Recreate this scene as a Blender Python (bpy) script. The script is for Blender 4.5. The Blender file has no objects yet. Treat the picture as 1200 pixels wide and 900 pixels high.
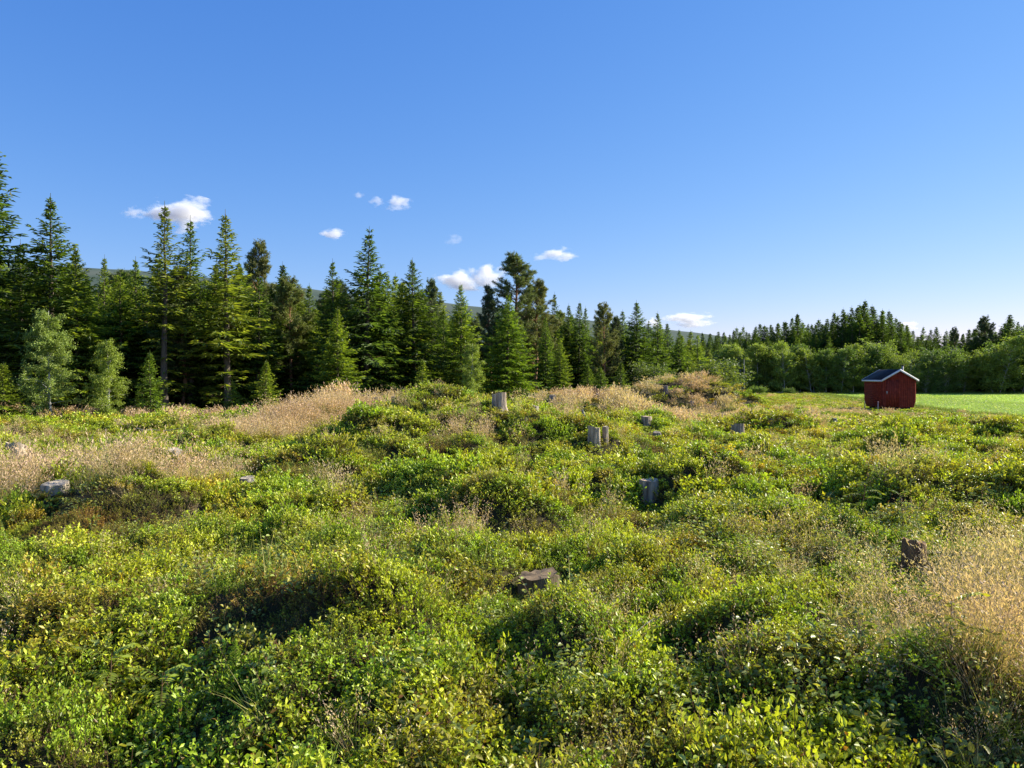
import bpy, math, random
import numpy as np
from math import sin, cos, tan, atan2, pi, radians, sqrt
from mathutils import Vector, Matrix, Euler

# ------------------------------------------------------------------ camera, sky, sun, exposure
S = bpy.context.scene
COL = S.collection
CAM_Z = 1.65
FPX = 900.0          # focal length in photo pixels (1200 wide)
HZ = 440.0           # photo row of the horizon
cd = bpy.data.cameras.new('camera'); cam = bpy.data.objects.new('camera', cd); COL.objects.link(cam)
cd.sensor_width = 36; cd.lens = 27.0; cd.clip_start = 0.05; cd.clip_end = 60000
cam.location = (0, 0, CAM_Z)
cam.rotation_euler = (radians(90) - math.atan((450 - HZ) / FPX), 0, 0)
S.camera = cam

SUN_AZ = radians(70)     # clockwise from the view direction (+Y) towards +X
SUN_EL = radians(28)
W = bpy.data.worlds.new('World'); S.world = W; W.use_nodes = True
nt = W.node_tree; nt.nodes.clear()
sky = nt.nodes.new('ShaderNodeTexSky'); sky.sky_type = 'NISHITA'; sky.sun_disc = False
sky.sun_elevation = SUN_EL; sky.sun_rotation = SUN_AZ
sky.altitude = 300; sky.air_density = 1.0; sky.dust_density = 0.0; sky.ozone_density = 3.0
bg = nt.nodes.new('ShaderNodeBackground'); bg.inputs[1].default_value = 0.091
wo = nt.nodes.new('ShaderNodeOutputWorld')
# the photograph's deep blue: a plain tone curve per colour over the whole sky
sp = nt.nodes.new('ShaderNodeSeparateColor'); cb = nt.nodes.new('ShaderNodeCombineColor')
nt.links.new(sky.outputs[0], sp.inputs[0])
for ch_, (gm_, gn_) in enumerate([(1.2, .475), (.80, .88), (.45, 2.28)]):
    pw = nt.nodes.new('ShaderNodeMath'); pw.operation = 'POWER'; pw.inputs[1].default_value = gm_; nt.links.new(sp.outputs[ch_], pw.inputs[0])
    ml = nt.nodes.new('ShaderNodeMath'); ml.operation = 'MULTIPLY'; ml.inputs[1].default_value = gn_; nt.links.new(pw.outputs[0], ml.inputs[0])
    nt.links.new(ml.outputs[0], cb.inputs[ch_])
nt.links.new(cb.outputs[0], bg.inputs[0]); nt.links.new(bg.outputs[0], wo.inputs[0])
ld = bpy.data.lights.new('sun', 'SUN'); ld.energy = 5.0; ld.angle = radians(0.5); ld.color = (1.0, 0.92, 0.75)
sun = bpy.data.objects.new('sun', ld); COL.objects.link(sun)
sd = Vector((sin(SUN_AZ) * cos(SUN_EL), cos(SUN_AZ) * cos(SUN_EL), sin(SUN_EL)))
sun.rotation_euler = sd.to_track_quat('Z', 'Y').to_euler()
S.view_settings.view_transform = 'Standard'; S.view_settings.look = 'None'
S.view_settings.exposure = 1.08; S.view_settings.gamma = 1.0
S.render.engine = 'CYCLES'
S.cycles.max_bounces = 6; S.cycles.diffuse_bounces = 2; S.cycles.transmission_bounces = 3
S.cycles.transparent_max_bounces = 6; S.cycles.volume_bounces = 8
S.cycles.volume_step_rate = 1.0; S.cycles.volume_max_steps = 64

rng = np.random.default_rng(7)
random.seed(7)

# ------------------------------------------------------------------ noise
def _hash(ix, iy, seed):
    h = (ix.astype(np.int64) * 374761393 + iy.astype(np.int64) * 668265263 + seed * 974711) & 0x7fffffff
    h = ((h ^ (h >> 13)) * 1274126177) & 0x7fffffff
    return ((h ^ (h >> 16)) & 0xffff) / 65535.0

def vnoise(x, y, s, seed=0):
    x = np.asarray(x, float) / s; y = np.asarray(y, float) / s
    ix = np.floor(x); iy = np.floor(y); fx = x - ix; fy = y - iy
    out = 0
    ax = fx * fx * fx * (fx * (fx * 6 - 15) + 10); ay = fy * fy * fy * (fy * (fy * 6 - 15) + 10)
    def g(jx, jy, dx, dy):
        a = _hash(ix + jx, iy + jy, seed) * 2 * pi
        return np.cos(a) * dx + np.sin(a) * dy
    a0 = g(0, 0, fx, fy); b0 = g(1, 0, fx - 1, fy); c0 = g(0, 1, fx, fy - 1); d0 = g(1, 1, fx - 1, fy - 1)
    return ((a0 * (1 - ax) + b0 * ax) * (1 - ay) + (c0 * (1 - ax) + d0 * ax) * ay) * 1.5

def fbm(x, y, s, seed=0, o=3):
    v = 0; a = 1.0
    for k in range(o):
        v = v + a * vnoise(x, y, s / 2 ** k, seed + 17 * k); a *= 0.5
    return v

def sstep(t):
    t = np.clip(t, 0, 1); return t * t * (3 - 2 * t)

# ------------------------------------------------------------------ terrain height
MOUNDS = [  # x, y, rx, ry, h
    (-0.6, 16.5, 2.5, 2.6, .95), (-1.2, 14.0, 2.2, 2.0, .20), (-2.6, 17.6, 1.5, 1.8, .26),
    (-4.0, 20.5, 3.0, 3.0, 0.50),
    (7.7, 34.0, 2.5, 2.6, 1.55), (10.6, 34.5, 2.6, 2.2, 0.55), (5.2, 34, 1.6, 1.8, .4),
    (1.9, 14.6, 1.0, 1.1, 0.34), (2.6, 26.5, 2.6, 4.5, .80), (2.0, 42, 6, 9, .60),
    (2.75, 10.3, 0.75, 0.75, 0.55), (1.0, 9.4, .7, .8, -.22),
    (4.85, 9.3, 0.8, 0.8, 0.55), (3.7, 9.0, .6, .7, -.2),
    (-0.80, 4.40, 0.36, 0.36, 0.20), (-1.7, 4.1, .5, .4, -.08), (-1.25, 5.6, .35, .35, .16),
    (0.40, 4.40, 0.36, 0.40, 0.26), (-.35, 4.3, .35, .35, -.12),
    (1.35, 4.30, 0.32, 0.36, 0.30), (.8, 4.3, .25, .35, -.15),
    (1.95, 3.75, 0.5, 0.35, 0.24),
    (-2.6, 14.0, 0.8, 0.9, 0.50), (-1.2, 12.2, .8, .6, .40), (-.7, 9.9, .8, .55, .35),
    (-3.0, 11.3, 0.7, 0.6, 0.35),
    (7.0, 8.8, 1.1, 1.0, 0.50), (-0.2, 8.3, .65, .5, .35), (-4.6, 9.0, .8, .7, .22),
    (-6.2, 15.5, .9, .8, .42), (6.5, 13.0, .9, .8, .5), (9, 17, 1.2, 1.0, .55), (4.6, 15.5, .9, .9, .35), (12.5, 20, 1.3, 1.1, .5), (7.5, 22, 1.2, 1.0, .4),
    (3.6, 20, 1.3, 1.2, .25), (0.9, 19, 1.2, 1.2, .2), (-1.8, 17.2, .7, .6, .3), (.2, 14.6, .6, .5, .3), (11, 13, 1.1, .9, .45),
]
def ht(x, y):
    x = np.asarray(x, float); y = np.asarray(y, float)
    right = sstep((x + 4) / 14)
    z = -0.55 * sstep((y - 14) / 24) * right - 0.03 * sstep((y - 5) / 10)
    wild = 1 - sstep((y - 34) / 14) * sstep((x - 4) / 8)
    n1 = fbm(x, y, 2.1, 3, 3); n2 = vnoise(x, y, 6.5, 9)
    far = 1 - 0.75 * sstep((y - 40) / 40)
    # the open field is level
    fx = field_edge(y)
    fld = sstep((x - fx + 3.0) / 3.0) * sstep((y - 30) / 8)
    k = wild * 0.8 + 0.2
    k = k * far * (1 - fld)
    hum = .8 * np.minimum(np.abs(vnoise(x, y, .85, 5)) * 2.4, 1.0) + .7 * np.minimum(np.abs(vnoise(x, y, 1.9, 6)) * 2.4, 1.0)
    z = z + k * (0.15 * n1 + 0.20 * (hum - .7) + 0.12 * n2)
    for mx, my, rx, ry, h in MOUNDS:
        z = z + h * np.exp(-((x - mx) / rx) ** 2 - ((y - my) / ry) ** 2)
    return z
def field_edge(y):
    return 25.6 + np.clip((np.asarray(y, float) - 50) * 0.22, -1.0, 9.0)
def H(x, y): return float(ht(np.array([x]), np.array([y]))[0])
def at(px, D): return ((px - 600.0) / FPX * D, D)          # photo column at a depth -> x, y
def zof(py, D): return CAM_Z - (py - HZ) / FPX * D          # photo row at a depth -> height

# ------------------------------------------------------------------ mesh helpers
def mesh_np(name, V, F, mats=(), midx=None, vc=None, smooth=False):
    V = np.asarray(V, np.float32); F = np.asarray(F, np.int32)
    me = bpy.data.meshes.new(name)
    k = F.shape[1]
    me.vertices.add(len(V)); me.vertices.foreach_set('co', V.ravel())
    me.loops.add(F.size); me.loops.foreach_set('vertex_index', F.ravel())
    me.polygons.add(len(F))
    me.polygons.foreach_set('loop_start', np.arange(0, F.size, k, dtype=np.int32))
    me.polygons.foreach_set('loop_total', np.full(len(F), k, np.int32))
    for m in mats: me.materials.append(m)
    if midx is not None: me.polygons.foreach_set('material_index', np.asarray(midx, np.int32))
    if smooth: me.polygons.foreach_set('use_smooth', np.ones(len(F), bool))
    me.update(calc_edges=True)
    if vc is not None:
        a = me.attributes.new('vc', 'FLOAT_COLOR', 'FACE') if False else me.attributes.new('vc', 'FLOAT_VECTOR', 'FACE')
        a.data.foreach_set('vector', np.asarray(vc, np.float32).ravel())
    return me

class Acc:
    """collects triangles with a per-face colour multiplier and material index"""
    def __init__(s): s.V = []; s.F = []; s.C = []; s.M = []; s.n = 0
    def add(s, V, F, c=(1, 1, 1), m=0):
        V = np.asarray(V, float).reshape(-1, 3); F = np.asarray(F, int)
        s.V.append(V); s.F.append(F + s.n); s.n += len(V)
        c = np.asarray(c, float)
        if c.ndim == 1: c = np.tile(c, (len(F), 1))
        s.C.append(c); s.M.append(np.full(len(F), m))
    def mesh(s, name, mats, smooth=False):
        return mesh_np(name, np.concatenate(s.V), np.concatenate(s.F), mats, np.concatenate(s.M), np.concatenate(s.C), smooth)

def unit(a): return a / (np.linalg.norm(a, axis=-1, keepdims=True) + 1e-9)

def leaves(acc, P, D, L, Wd, N=None, fold=0.25, c=None, m=0, curl=0.0):
    """folded pointed leaves: P base, D direction, L length, Wd width, N rough normal"""
    P = np.asarray(P, float); n = len(P); D = unit(np.asarray(D, float))
    L = np.broadcast_to(L, (n,))[:, None]; Wd = np.broadcast_to(Wd, (n,))[:, None]
    if N is None: N = np.tile([0.35, 0.15, .6], (n, 1)) + rng.normal(0, .6, (n, 3))
    X = unit(np.cross(D, N)); Z = np.cross(X, D)
    b = P; t = P + D * L - Z * L * curl
    l = P + D * L * .45 + X * Wd * .5 + Z * Wd * fold; r = P + D * L * .45 - X * Wd * .5 + Z * Wd * fold
    V = np.stack([b, r, t, l], 1).reshape(-1, 3)
    i = np.arange(n)[:, None] * 4
    F = np.concatenate([i + [0, 1, 2], i + [0, 2, 3]], 1).reshape(-1, 3)
    if c is None: c = np.ones((n, 3))
    acc.add(V, F, np.repeat(c, 2, 0), m)

def tube(acc, pts, rad, k=6, c=(1, 1, 1), m=0, cap=False):
    pts = np.asarray(pts, float); n = len(pts); rad = np.broadcast_to(rad, (n,))
    T = unit(np.gradient(pts, axis=0))
    ref = np.array([0, 0, 1.0]) if abs(T[0][2]) < .8 else np.array([1.0, 0, 0])
    X = unit(np.cross(T, ref)); Y = np.cross(T, X)
    a = np.linspace(0, 2 * pi, k, endpoint=False)
    V = pts[:, None] + rad[:, None, None] * (X[:, None] * np.cos(a)[None, :, None] + Y[:, None] * np.sin(a)[None, :, None])
    V = V.reshape(-1, 3); F = []
    for i in range(n - 1):
        for j in range(k):
            p = i * k + j; q = i * k + (j + 1) % k
            F += [(p, q, q + k), (p, q + k, p + k)]
    if cap:
        for j in range(1, k - 1): F.append(((n - 1) * k, (n - 1) * k + j, (n - 1) * k + j + 1))
    acc.add(V, F, c, m)

def strips(acc, P, D, L, w, m=0, c=None, droop=0.3, seg=3, lean=None):
    """grass blades: n blades, seg segments, ending in a point, bending over"""
    n = len(P); P = np.asarray(P, float); D = unit(np.asarray(D, float))
    L = np.broadcast_to(L, (n,)); w = np.broadcast_to(w, (n,)); droop = np.broadcast_to(droop, (n,))
    az = rng.uniform(0, 2 * pi, n); side = np.stack([np.cos(az), np.sin(az), 0 * az], 1)
    hor = D.copy(); hor[:, 2] = 0; hor = unit(hor + 1e-4)
    V = []
    for s_ in range(seg + 1):
        t = s_ / seg
        c0 = P + D * (L * t)[:, None] + hor * (droop * L * t * t)[:, None] - np.array([0, 0, 1]) * (droop * L * t * t * .5)[:, None]
        ww = (w * (1 - t) ** .7 * .5)[:, None]
        if s_ < seg: V += [c0 - side * ww, c0 + side * ww]
        else: V += [c0]
    V = np.stack(V, 1); kk = V.shape[1]; i = np.arange(n)[:, None] * kk
    f = []
    for s_ in range(seg - 1):
        a = 2 * s_; f += [[a, a + 1, a + 3], [a, a + 3, a + 2]]
    a = 2 * (seg - 1); f += [[a, a + 1, a + 2]]
    F = np.concatenate([i + q for q in f], 1).reshape(-1, 3)
    if c is None: c = np.ones((n, 3))
    acc.add(V.reshape(-1, 3), F, np.repeat(c, len(f), 0), m)
    return V[:, -1]

# ------------------------------------------------------------------ materials
def mat(name): 
    m = bpy.data.materials.new(name); m.use_nodes = True; m.node_tree.nodes.clear(); return m, m.node_tree
def N(t, typ, **kw):
    n = t.nodes.new(typ)
    for k, v in kw.items(): setattr(n, k, v)
    return n
def foliage_mat(name, base, trans=0.35, rough=0.5, src='tint', sat_t=1.0, spec=0.35):
    m, t = mat(name); L = t.links.new
    out = N(t, 'ShaderNodeOutputMaterial')
    vc = N(t, 'ShaderNodeAttribute', attribute_name='vc')
    mul = N(t, 'ShaderNodeMix', data_type='RGBA', blend_type='MULTIPLY'); mul.inputs[0].default_value = 1
    mul.inputs[6].default_value = (*base, 1); L(vc.outputs['Vector'], mul.inputs[7])
    col = mul.outputs[2]
    if src == 'tint':
        a = N(t, 'ShaderNodeAttribute', attribute_name='tint', attribute_type='INSTANCER')
        m2 = N(t, 'ShaderNodeMix', data_type='RGBA', blend_type='MULTIPLY'); m2.inputs[0].default_value = 1
        L(col, m2.inputs[6]); L(a.outputs['Vector'], m2.inputs[7]); col = m2.outputs[2]
    elif src == 'obj':
        a = N(t, 'ShaderNodeObjectInfo')
        m2 = N(t, 'ShaderNodeMix', data_type='RGBA', blend_type='MULTIPLY'); m2.inputs[0].default_value = 1
        L(col, m2.inputs[6]); L(a.outputs['Color'], m2.inputs[7]); col = m2.outputs[2]
    p = N(t, 'ShaderNodeBsdfPrincipled'); p.inputs['Roughness'].default_value = rough
    p.inputs['Specular IOR Level'].default_value = spec
    L(col, p.inputs['Base Color'])
    tr = N(t, 'ShaderNodeBsdfTranslucent')
    g = N(t, 'ShaderNodeMix', data_type='RGBA', blend_type='MULTIPLY'); g.inputs[0].default_value = 1
    g.inputs[7].default_value = (1.45 * sat_t, 1.5 * sat_t, .65, 1)
    L(col, g.inputs[6]); L(g.outputs[2], tr.inputs['Color'])
    mx = N(t, 'ShaderNodeMixShader'); mx.inputs[0].default_value = trans
    L(p.outputs[0], mx.inputs[1]); L(tr.outputs[0], mx.inputs[2]); L(mx.outputs[0], out.inputs[0])
    return m

def noise_mat(name, stops, scale=5.0, rough=0.85, bump=0.3, detail=6, stretch=(1, 1, 1), objtint=False, spec=0.25, dist=0.02, coords='Object'):
    m, t = mat(name); L = t.links.new
    out = N(t, 'ShaderNodeOutputMaterial'); p = N(t, 'ShaderNodeBsdfPrincipled')
    tc = N(t, 'ShaderNodeTexCoord'); mp = N(t, 'ShaderNodeMapping'); mp.inputs['Scale'].default_value = stretch
    L(tc.outputs[coords], mp.inputs[0])
    nz = N(t, 'ShaderNodeTexNoise'); nz.inputs['Scale'].default_value = scale; nz.inputs['Detail'].default_value = detail
    nz.inputs['Roughness'].default_value = .62
    L(mp.outputs[0], nz.inputs['Vector'])
    cr = N(t, 'ShaderNodeValToRGB'); el = cr.color_ramp.elements
    while len(el) > 2: el.remove(el[-1])
    for i, (pos, c) in enumerate(stops):
        e = el[i] if i < 2 else el.new(pos)
        e.position = pos; e.color = (*c, 1)
    L(nz.outputs[0], cr.inputs[0]); col = cr.outputs[0]
    if objtint:
        oi = N(t, 'ShaderNodeObjectInfo')
        m2 = N(t, 'ShaderNodeMix', data_type='RGBA', blend_type='MULTIPLY'); m2.inputs[0].default_value = 1
        L(col, m2.inputs[6]); L(oi.outputs['Color'], m2.inputs[7]); col = m2.outputs[2]
    L(col, p.inputs['Base Color']); p.inputs['Roughness'].default_value = rough
    p.inputs['Specular IOR Level'].default_value = spec
    if bump:
        b = N(t, 'ShaderNodeBump'); b.inputs['Strength'].default_value = bump; b.inputs['Distance'].default_value = dist
        L(nz.outputs[0], b.inputs['Height']); L(b.outputs[0], p.inputs['Normal'])
    L(p.outputs[0], out.inputs[0])
    return m

M = {}
M['soil'] = noise_mat('soil_and_moss', [(.3, (.026, .017, .009)), (.5, (.040, .034, .012)), (.65, (.055, .055, .016)), (.8, (.075, .050, .025))], 3.5, .95, .8, dist=.05)
M['leaf'] = foliage_mat('small_leaves', (1, 1, 1), .30, .42, spec=.35)
M['twig'] = foliage_mat('shrub_twigs', (.11, .065, .035), .0, .8, src='none')
M['drygrass'] = foliage_mat('dry_grass_blades', (1, 1, 1), .30, .6)
M['spruce'] = foliage_mat('spruce_needles', (1.15, 1.12, 1.05), .34, .55, src='obj')
M['pine'] = foliage_mat('pine_needles', (1.25, 1.2, 1.1), .22, .55, src='obj')
M['birch'] = foliage_mat('birch_leaves', (1, 1, 1), .36, .58, src='obj')
M['sapling'] = foliage_mat('sapling_leaves', (1, 1, 1), .42, .42, src='obj')
M['bark'] = noise_mat('spruce_bark', [(.3, (.055, .042, .032)), (.6, (.14, .115, .09)), (.75, (.2, .17, .14))], 14, .95, .8, stretch=(1, 1, .25))
M['pinebark'] = noise_mat('pine_bark', [(.3, (.12, .06, .035)), (.6, (.30, .16, .09)), (.8, (.36, .22, .14))], 9, .9, .8, stretch=(1, 1, .3))
M['birchbark'] = noise_mat('birch_bark', [(.38, (.05, .045, .04)), (.46, (.5, .48, .44)), (.8, (.62, .6, .56))], 7, .8, .3, stretch=(.5, .5, 3))
M['stumpside'] = noise_mat('weathered_stump_wood', [(.3, (.085, .07, .058)), (.5, (.25, .225, .20)), (.7, (.42, .39, .35))], 16, .9, .9, stretch=(1, 1, .16), objtint=True)
M['stumptop'] = noise_mat('stump_cut_face', [(.3, (.20, .16, .12)), (.6, (.42, .36, .29)), (.8, (.5, .45, .38))], 12, .85, .5, objtint=True)

# ------------------------------------------------------------------ object helpers
def link(name, me, parent=None, color=None):
    o = bpy.data.objects.new(name, me); COL.objects.link(o)
    if parent is not None: o.parent = parent
    if color is not None: o.color = (*color, 1)
    return o
def tag(o, label=None, cat=None, group=None, kind=None):
    if label: o['label'] = label
    if cat: o['category'] = cat
    if group: o['group'] = group
    if kind: o['kind'] = kind
    return o
def empty(name, loc, rz=0, label=None, cat=None, group=None):
    o = bpy.data.objects.new(name, None); COL.objects.link(o); o.empty_display_size = .2
    o.location = loc; o.rotation_euler = (0, 0, rz)
    return tag(o, label, cat, group)

# ------------------------------------------------------------------ ground sheet
def axis(spec):
    out = [spec[0][0]]
    for a, b, d in spec:
        n = max(1, int(round((b - a) / d))); out += list(np.linspace(a, b, n + 1)[1:])
    return np.array(out)
gx = axis([(-9000, -3000, 2000), (-3000, -600, 400), (-600, -120, 60), (-120, -40, 5), (-40, -22, .6), (-22, -9, .22), (-9, 9, .13), (9, 26, .22), (26, 50, .6), (50, 130, 5), (130, 600, 60), (600, 3000, 400), (3000, 9000, 2000)])
gy = axis([(-400, -40, 60), (-40, -6, 4), (-6, 1, .6), (1, 22, .13), (22, 50, .26), (50, 100, 1.2), (100, 160, 6), (160, 600, 60), (600, 3000, 400), (3000, 12000, 1500)])
GX, GY = np.meshgrid(gx, gy)
GZ = ht(GX, GY)
nx, ny = len(gx), len(gy)
idx = np.arange(nx * ny).reshape(ny, nx)
Fq = np.stack([idx[:-1, :-1], idx[:-1, 1:], idx[1:, 1:], idx[1:, :-1]], -1).reshape(-1, 4)
g = link('ground', mesh_np('ground', np.stack([GX, GY, GZ], -1).reshape(-1, 3), Fq, [M['soil']], smooth=True))
tag(g, 'uneven clearing ground of dark soil and moss under the shrubs', kind='structure')

# the mown field to the right
fy = axis([(38, 94, 1.0)]); fu = np.linspace(0, 1, 60)
FX = field_edge(fy)[:, None] + 1.0 + fu[None, :] * 75; FY = np.repeat(fy[:, None], 60, 1)
FZ = ht(FX, FY) + .03
ii = np.arange(FX.size).reshape(FX.shape)
M['field'] = noise_mat('field_soil', [(.3, (.12, .17, .045)), (.7, (.17, .23, .06))], .6, .95, .3)
fo = link('field', mesh_np('field', np.stack([FX, FY, FZ], -1).reshape(-1, 3), np.stack([ii[:-1, :-1], ii[:-1, 1:], ii[1:, 1:], ii[1:, :-1]], -1).reshape(-1, 4), [M['field']], smooth=True))
tag(fo, 'flat pale green farm field beyond the red hut', kind='structure')

# ------------------------------------------------------------------ far hill
M['hill'] = noise_mat('forested_hillside', [(.35, (.035, .060, .045)), (.5, (.060, .088, .065)), (.7, (.09, .11, .085))], .006, .95, .0, detail=8)  # distance haze is painted as a blue green tint in this colour
hx = np.linspace(-5200, 5600, 220); hy = np.linspace(0, 1, 26)
prof_px = [-1500, -400, 0, 100, 200, 300, 400, 520, 650, 800, 1000, 1300, 2200]
prof_py = [330, 303, 307, 314, 322, 330, 341, 356, 372, 388, 417, 432, 438]
HXg, HYg = np.meshgrid(hx, hy)
crest = (HZ - np.interp(HXg / 3000 * FPX + 600, prof_px, prof_py)) / FPX * 3000
HYw = 1900 + HYg * 1500
HZg = crest * np.sin(np.clip(HYg / .75, 0, 1) * pi / 2) ** .9 + 14 * fbm(HXg, HYw, 420, 31, 4) * np.clip(HYg * 3, 0, 1) - 6
k = np.arange(HXg.size).reshape(HXg.shape)
ho = link('hill', mesh_np('hill', np.stack([HXg, HYw, HZg], -1).reshape(-1, 3), np.stack([k[:-1, :-1], k[:-1, 1:], k[1:, 1:], k[1:, :-1]], -1).reshape(-1, 4), [M['hill']], smooth=True))
tag(ho, 'low wooded hill tinted blue green for haze behind the forest', kind='structure')

# ================================================================== TREES
def spruce_meshes(seed, h=9.0, R=1.35, dens=1.0, z0=.06, bare=0.0, tw=1.0, spire=1.0, wide=.055, irregular=.18):
    r = np.random.default_rng(seed)
    ta = Acc(); ca = Acc()
    zs = np.linspace(0, h, 12)
    bend = np.cumsum(r.normal(0, .02, (12, 2)), 0)
    pts = np.stack([bend[:, 0], bend[:, 1], zs], 1); pts[:, :2] *= .5
    tube(ta, pts, np.maximum(.012, .013 * h * (1 - zs / h) ** .9 * (1 + .5 * np.exp(-zs * 2.5))), 7)
    z = h * z0; Pl = []; Dl = []; Ll = []; Wl = []; Nl = []; Cl = []
    ang0 = 0
    while z < h * .985:
        u = z / h
        env = 1.22 * R * ((1 - u) ** .80 * (1.0 - .12 * (1 - u) ** 6)) * spire * (1 - .35 * u ** 3) + .03
        if u < bare: env *= .55
        nb = int(5 + 2 * (1 - u)) if r.random() < .97 else 4
        ang0 += r.uniform(.3, 1.2)
        for b in range(nb):
            if u < bare and r.random() < .6: continue
            az = ang0 + 2 * pi * b / nb + r.normal(0, .22)
            Lb = env * (1 + r.normal(0, irregular)) * (1.0 if r.random() > .1 else 1.18)
            if Lb < .05: continue
            el = radians(35 * u ** 2 * 1.3 - 12 * (1 - u) + r.normal(0, 6))
            zb = z + r.uniform(-.09, .09)
            n = max(3, int(Lb / .085 * dens))
            t = np.linspace(.12 if u > .15 else .25, 1, n)
            d = Lb * t
            # main axis: sags, then lifts at the tip
            sag = -.22 * (1 - u) * Lb * t ** 1.5 + .16 * Lb * t ** 4
            cx = np.interp(zb, zs, pts[:, 0]); cy = np.interp(zb, zs, pts[:, 1])
            ax = np.stack([cx + cos(az) * d * cos(el), cy + sin(az) * d * cos(el), zb + d * sin(el) + sag], 1)
            tube(ca, ax[[0, n // 2, -1]], [.012 * Lb + .004, .007 * Lb + .003, .003], 3, (.09, .065, .045), 0)
            out = np.array([cos(az), sin(az), 0]); sidev = np.array([-sin(az), cos(az), 0])
            for s_ in (-1, 1):
                ll = (.36 * (1 - t) ** .7 * min(1.2, Lb) + .12) * tw * min(1, .30 + 2.4 * (1 - u)) * (1 + r.normal(0, .25, n))
                a = radians(48) + r.normal(0, .18, n)
                dv = out[None] * np.cos(a)[:, None] + s_ * sidev[None] * np.sin(a)[:, None]
                dv[:, 2] = r.normal(-.22 * (1 - u) + .12 * u, .22, n)
                Pl.append(ax + r.normal(0, .008, ax.shape)); Dl.append(dv); Ll.append(np.abs(ll) + .03)
                Wl.append(np.full(n, wide) * (.8 + .4 * r.random(n)))
                Nl.append(np.array([0, 0, 1.0]) + r.normal(0, .5, (n, 3)))
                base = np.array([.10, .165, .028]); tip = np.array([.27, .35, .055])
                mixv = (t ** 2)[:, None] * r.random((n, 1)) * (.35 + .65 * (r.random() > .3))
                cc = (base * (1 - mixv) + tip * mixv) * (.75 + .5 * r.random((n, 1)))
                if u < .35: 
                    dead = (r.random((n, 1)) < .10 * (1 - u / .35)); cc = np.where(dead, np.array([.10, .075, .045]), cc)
                Cl.append(cc)
            # hanging twigs
            hn = n // 2
            if hn > 2 and u < .8:
                tt = r.random(hn) * .8 + .2; hp = np.stack([np.interp(tt, t, ax[:, q]) for q in range(3)], 1)
                Pl.append(hp); Dl.append(np.stack([r.normal(0, .3, hn), r.normal(0, .3, hn), -np.ones(hn)], 1) + out * .3)
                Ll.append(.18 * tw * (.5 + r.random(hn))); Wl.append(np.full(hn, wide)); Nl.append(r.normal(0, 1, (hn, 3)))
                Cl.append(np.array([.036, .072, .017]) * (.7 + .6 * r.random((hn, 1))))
            # tip spray
            Pl.append(ax[-2:-1]); Dl.append((ax[-1:] - ax[-2:-1]) * 1.0 + np.array([[0, 0, .02]])); Ll.append(np.array([.16 + .05 * Lb])); Wl.append(np.array([wide * 1.1])); Nl.append(np.array([[0, 0, 1.0]])); Cl.append(np.array([[.09, .14, .026]]))
        z += (.17 + .10 * r.random()) * (.65 + .6 * (1 - u)) * h / 9 / max(.75, dens ** .5)
    P = np.concatenate(Pl); D = np.concatenate(Dl); L_ = np.concatenate(Ll); Wd = np.concatenate(Wl); Nn = np.concatenate(Nl); C_ = np.concatenate(Cl)
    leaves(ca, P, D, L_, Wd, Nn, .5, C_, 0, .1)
    # leader
    strips(ca, np.tile([pts[-1, 0], pts[-1, 1], h * .955], (7, 1)), np.stack([r.normal(0, .25, 7), r.normal(0, .25, 7), np.ones(7)], 1), .22, .03, 0, np.tile([.06, .11, .025], (7, 1)), .1, 2)
    tube(ca, [(pts[-1, 0], pts[-1, 1], h * .94), (pts[-1, 0], pts[-1, 1], h + .22)], [.014, .006], 4, (.07, .10, .03), 0)
    return ta.mesh('spruce_trunk', [M['bark']], True), ca.mesh('spruce_crown', [M['spruce']])

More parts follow.
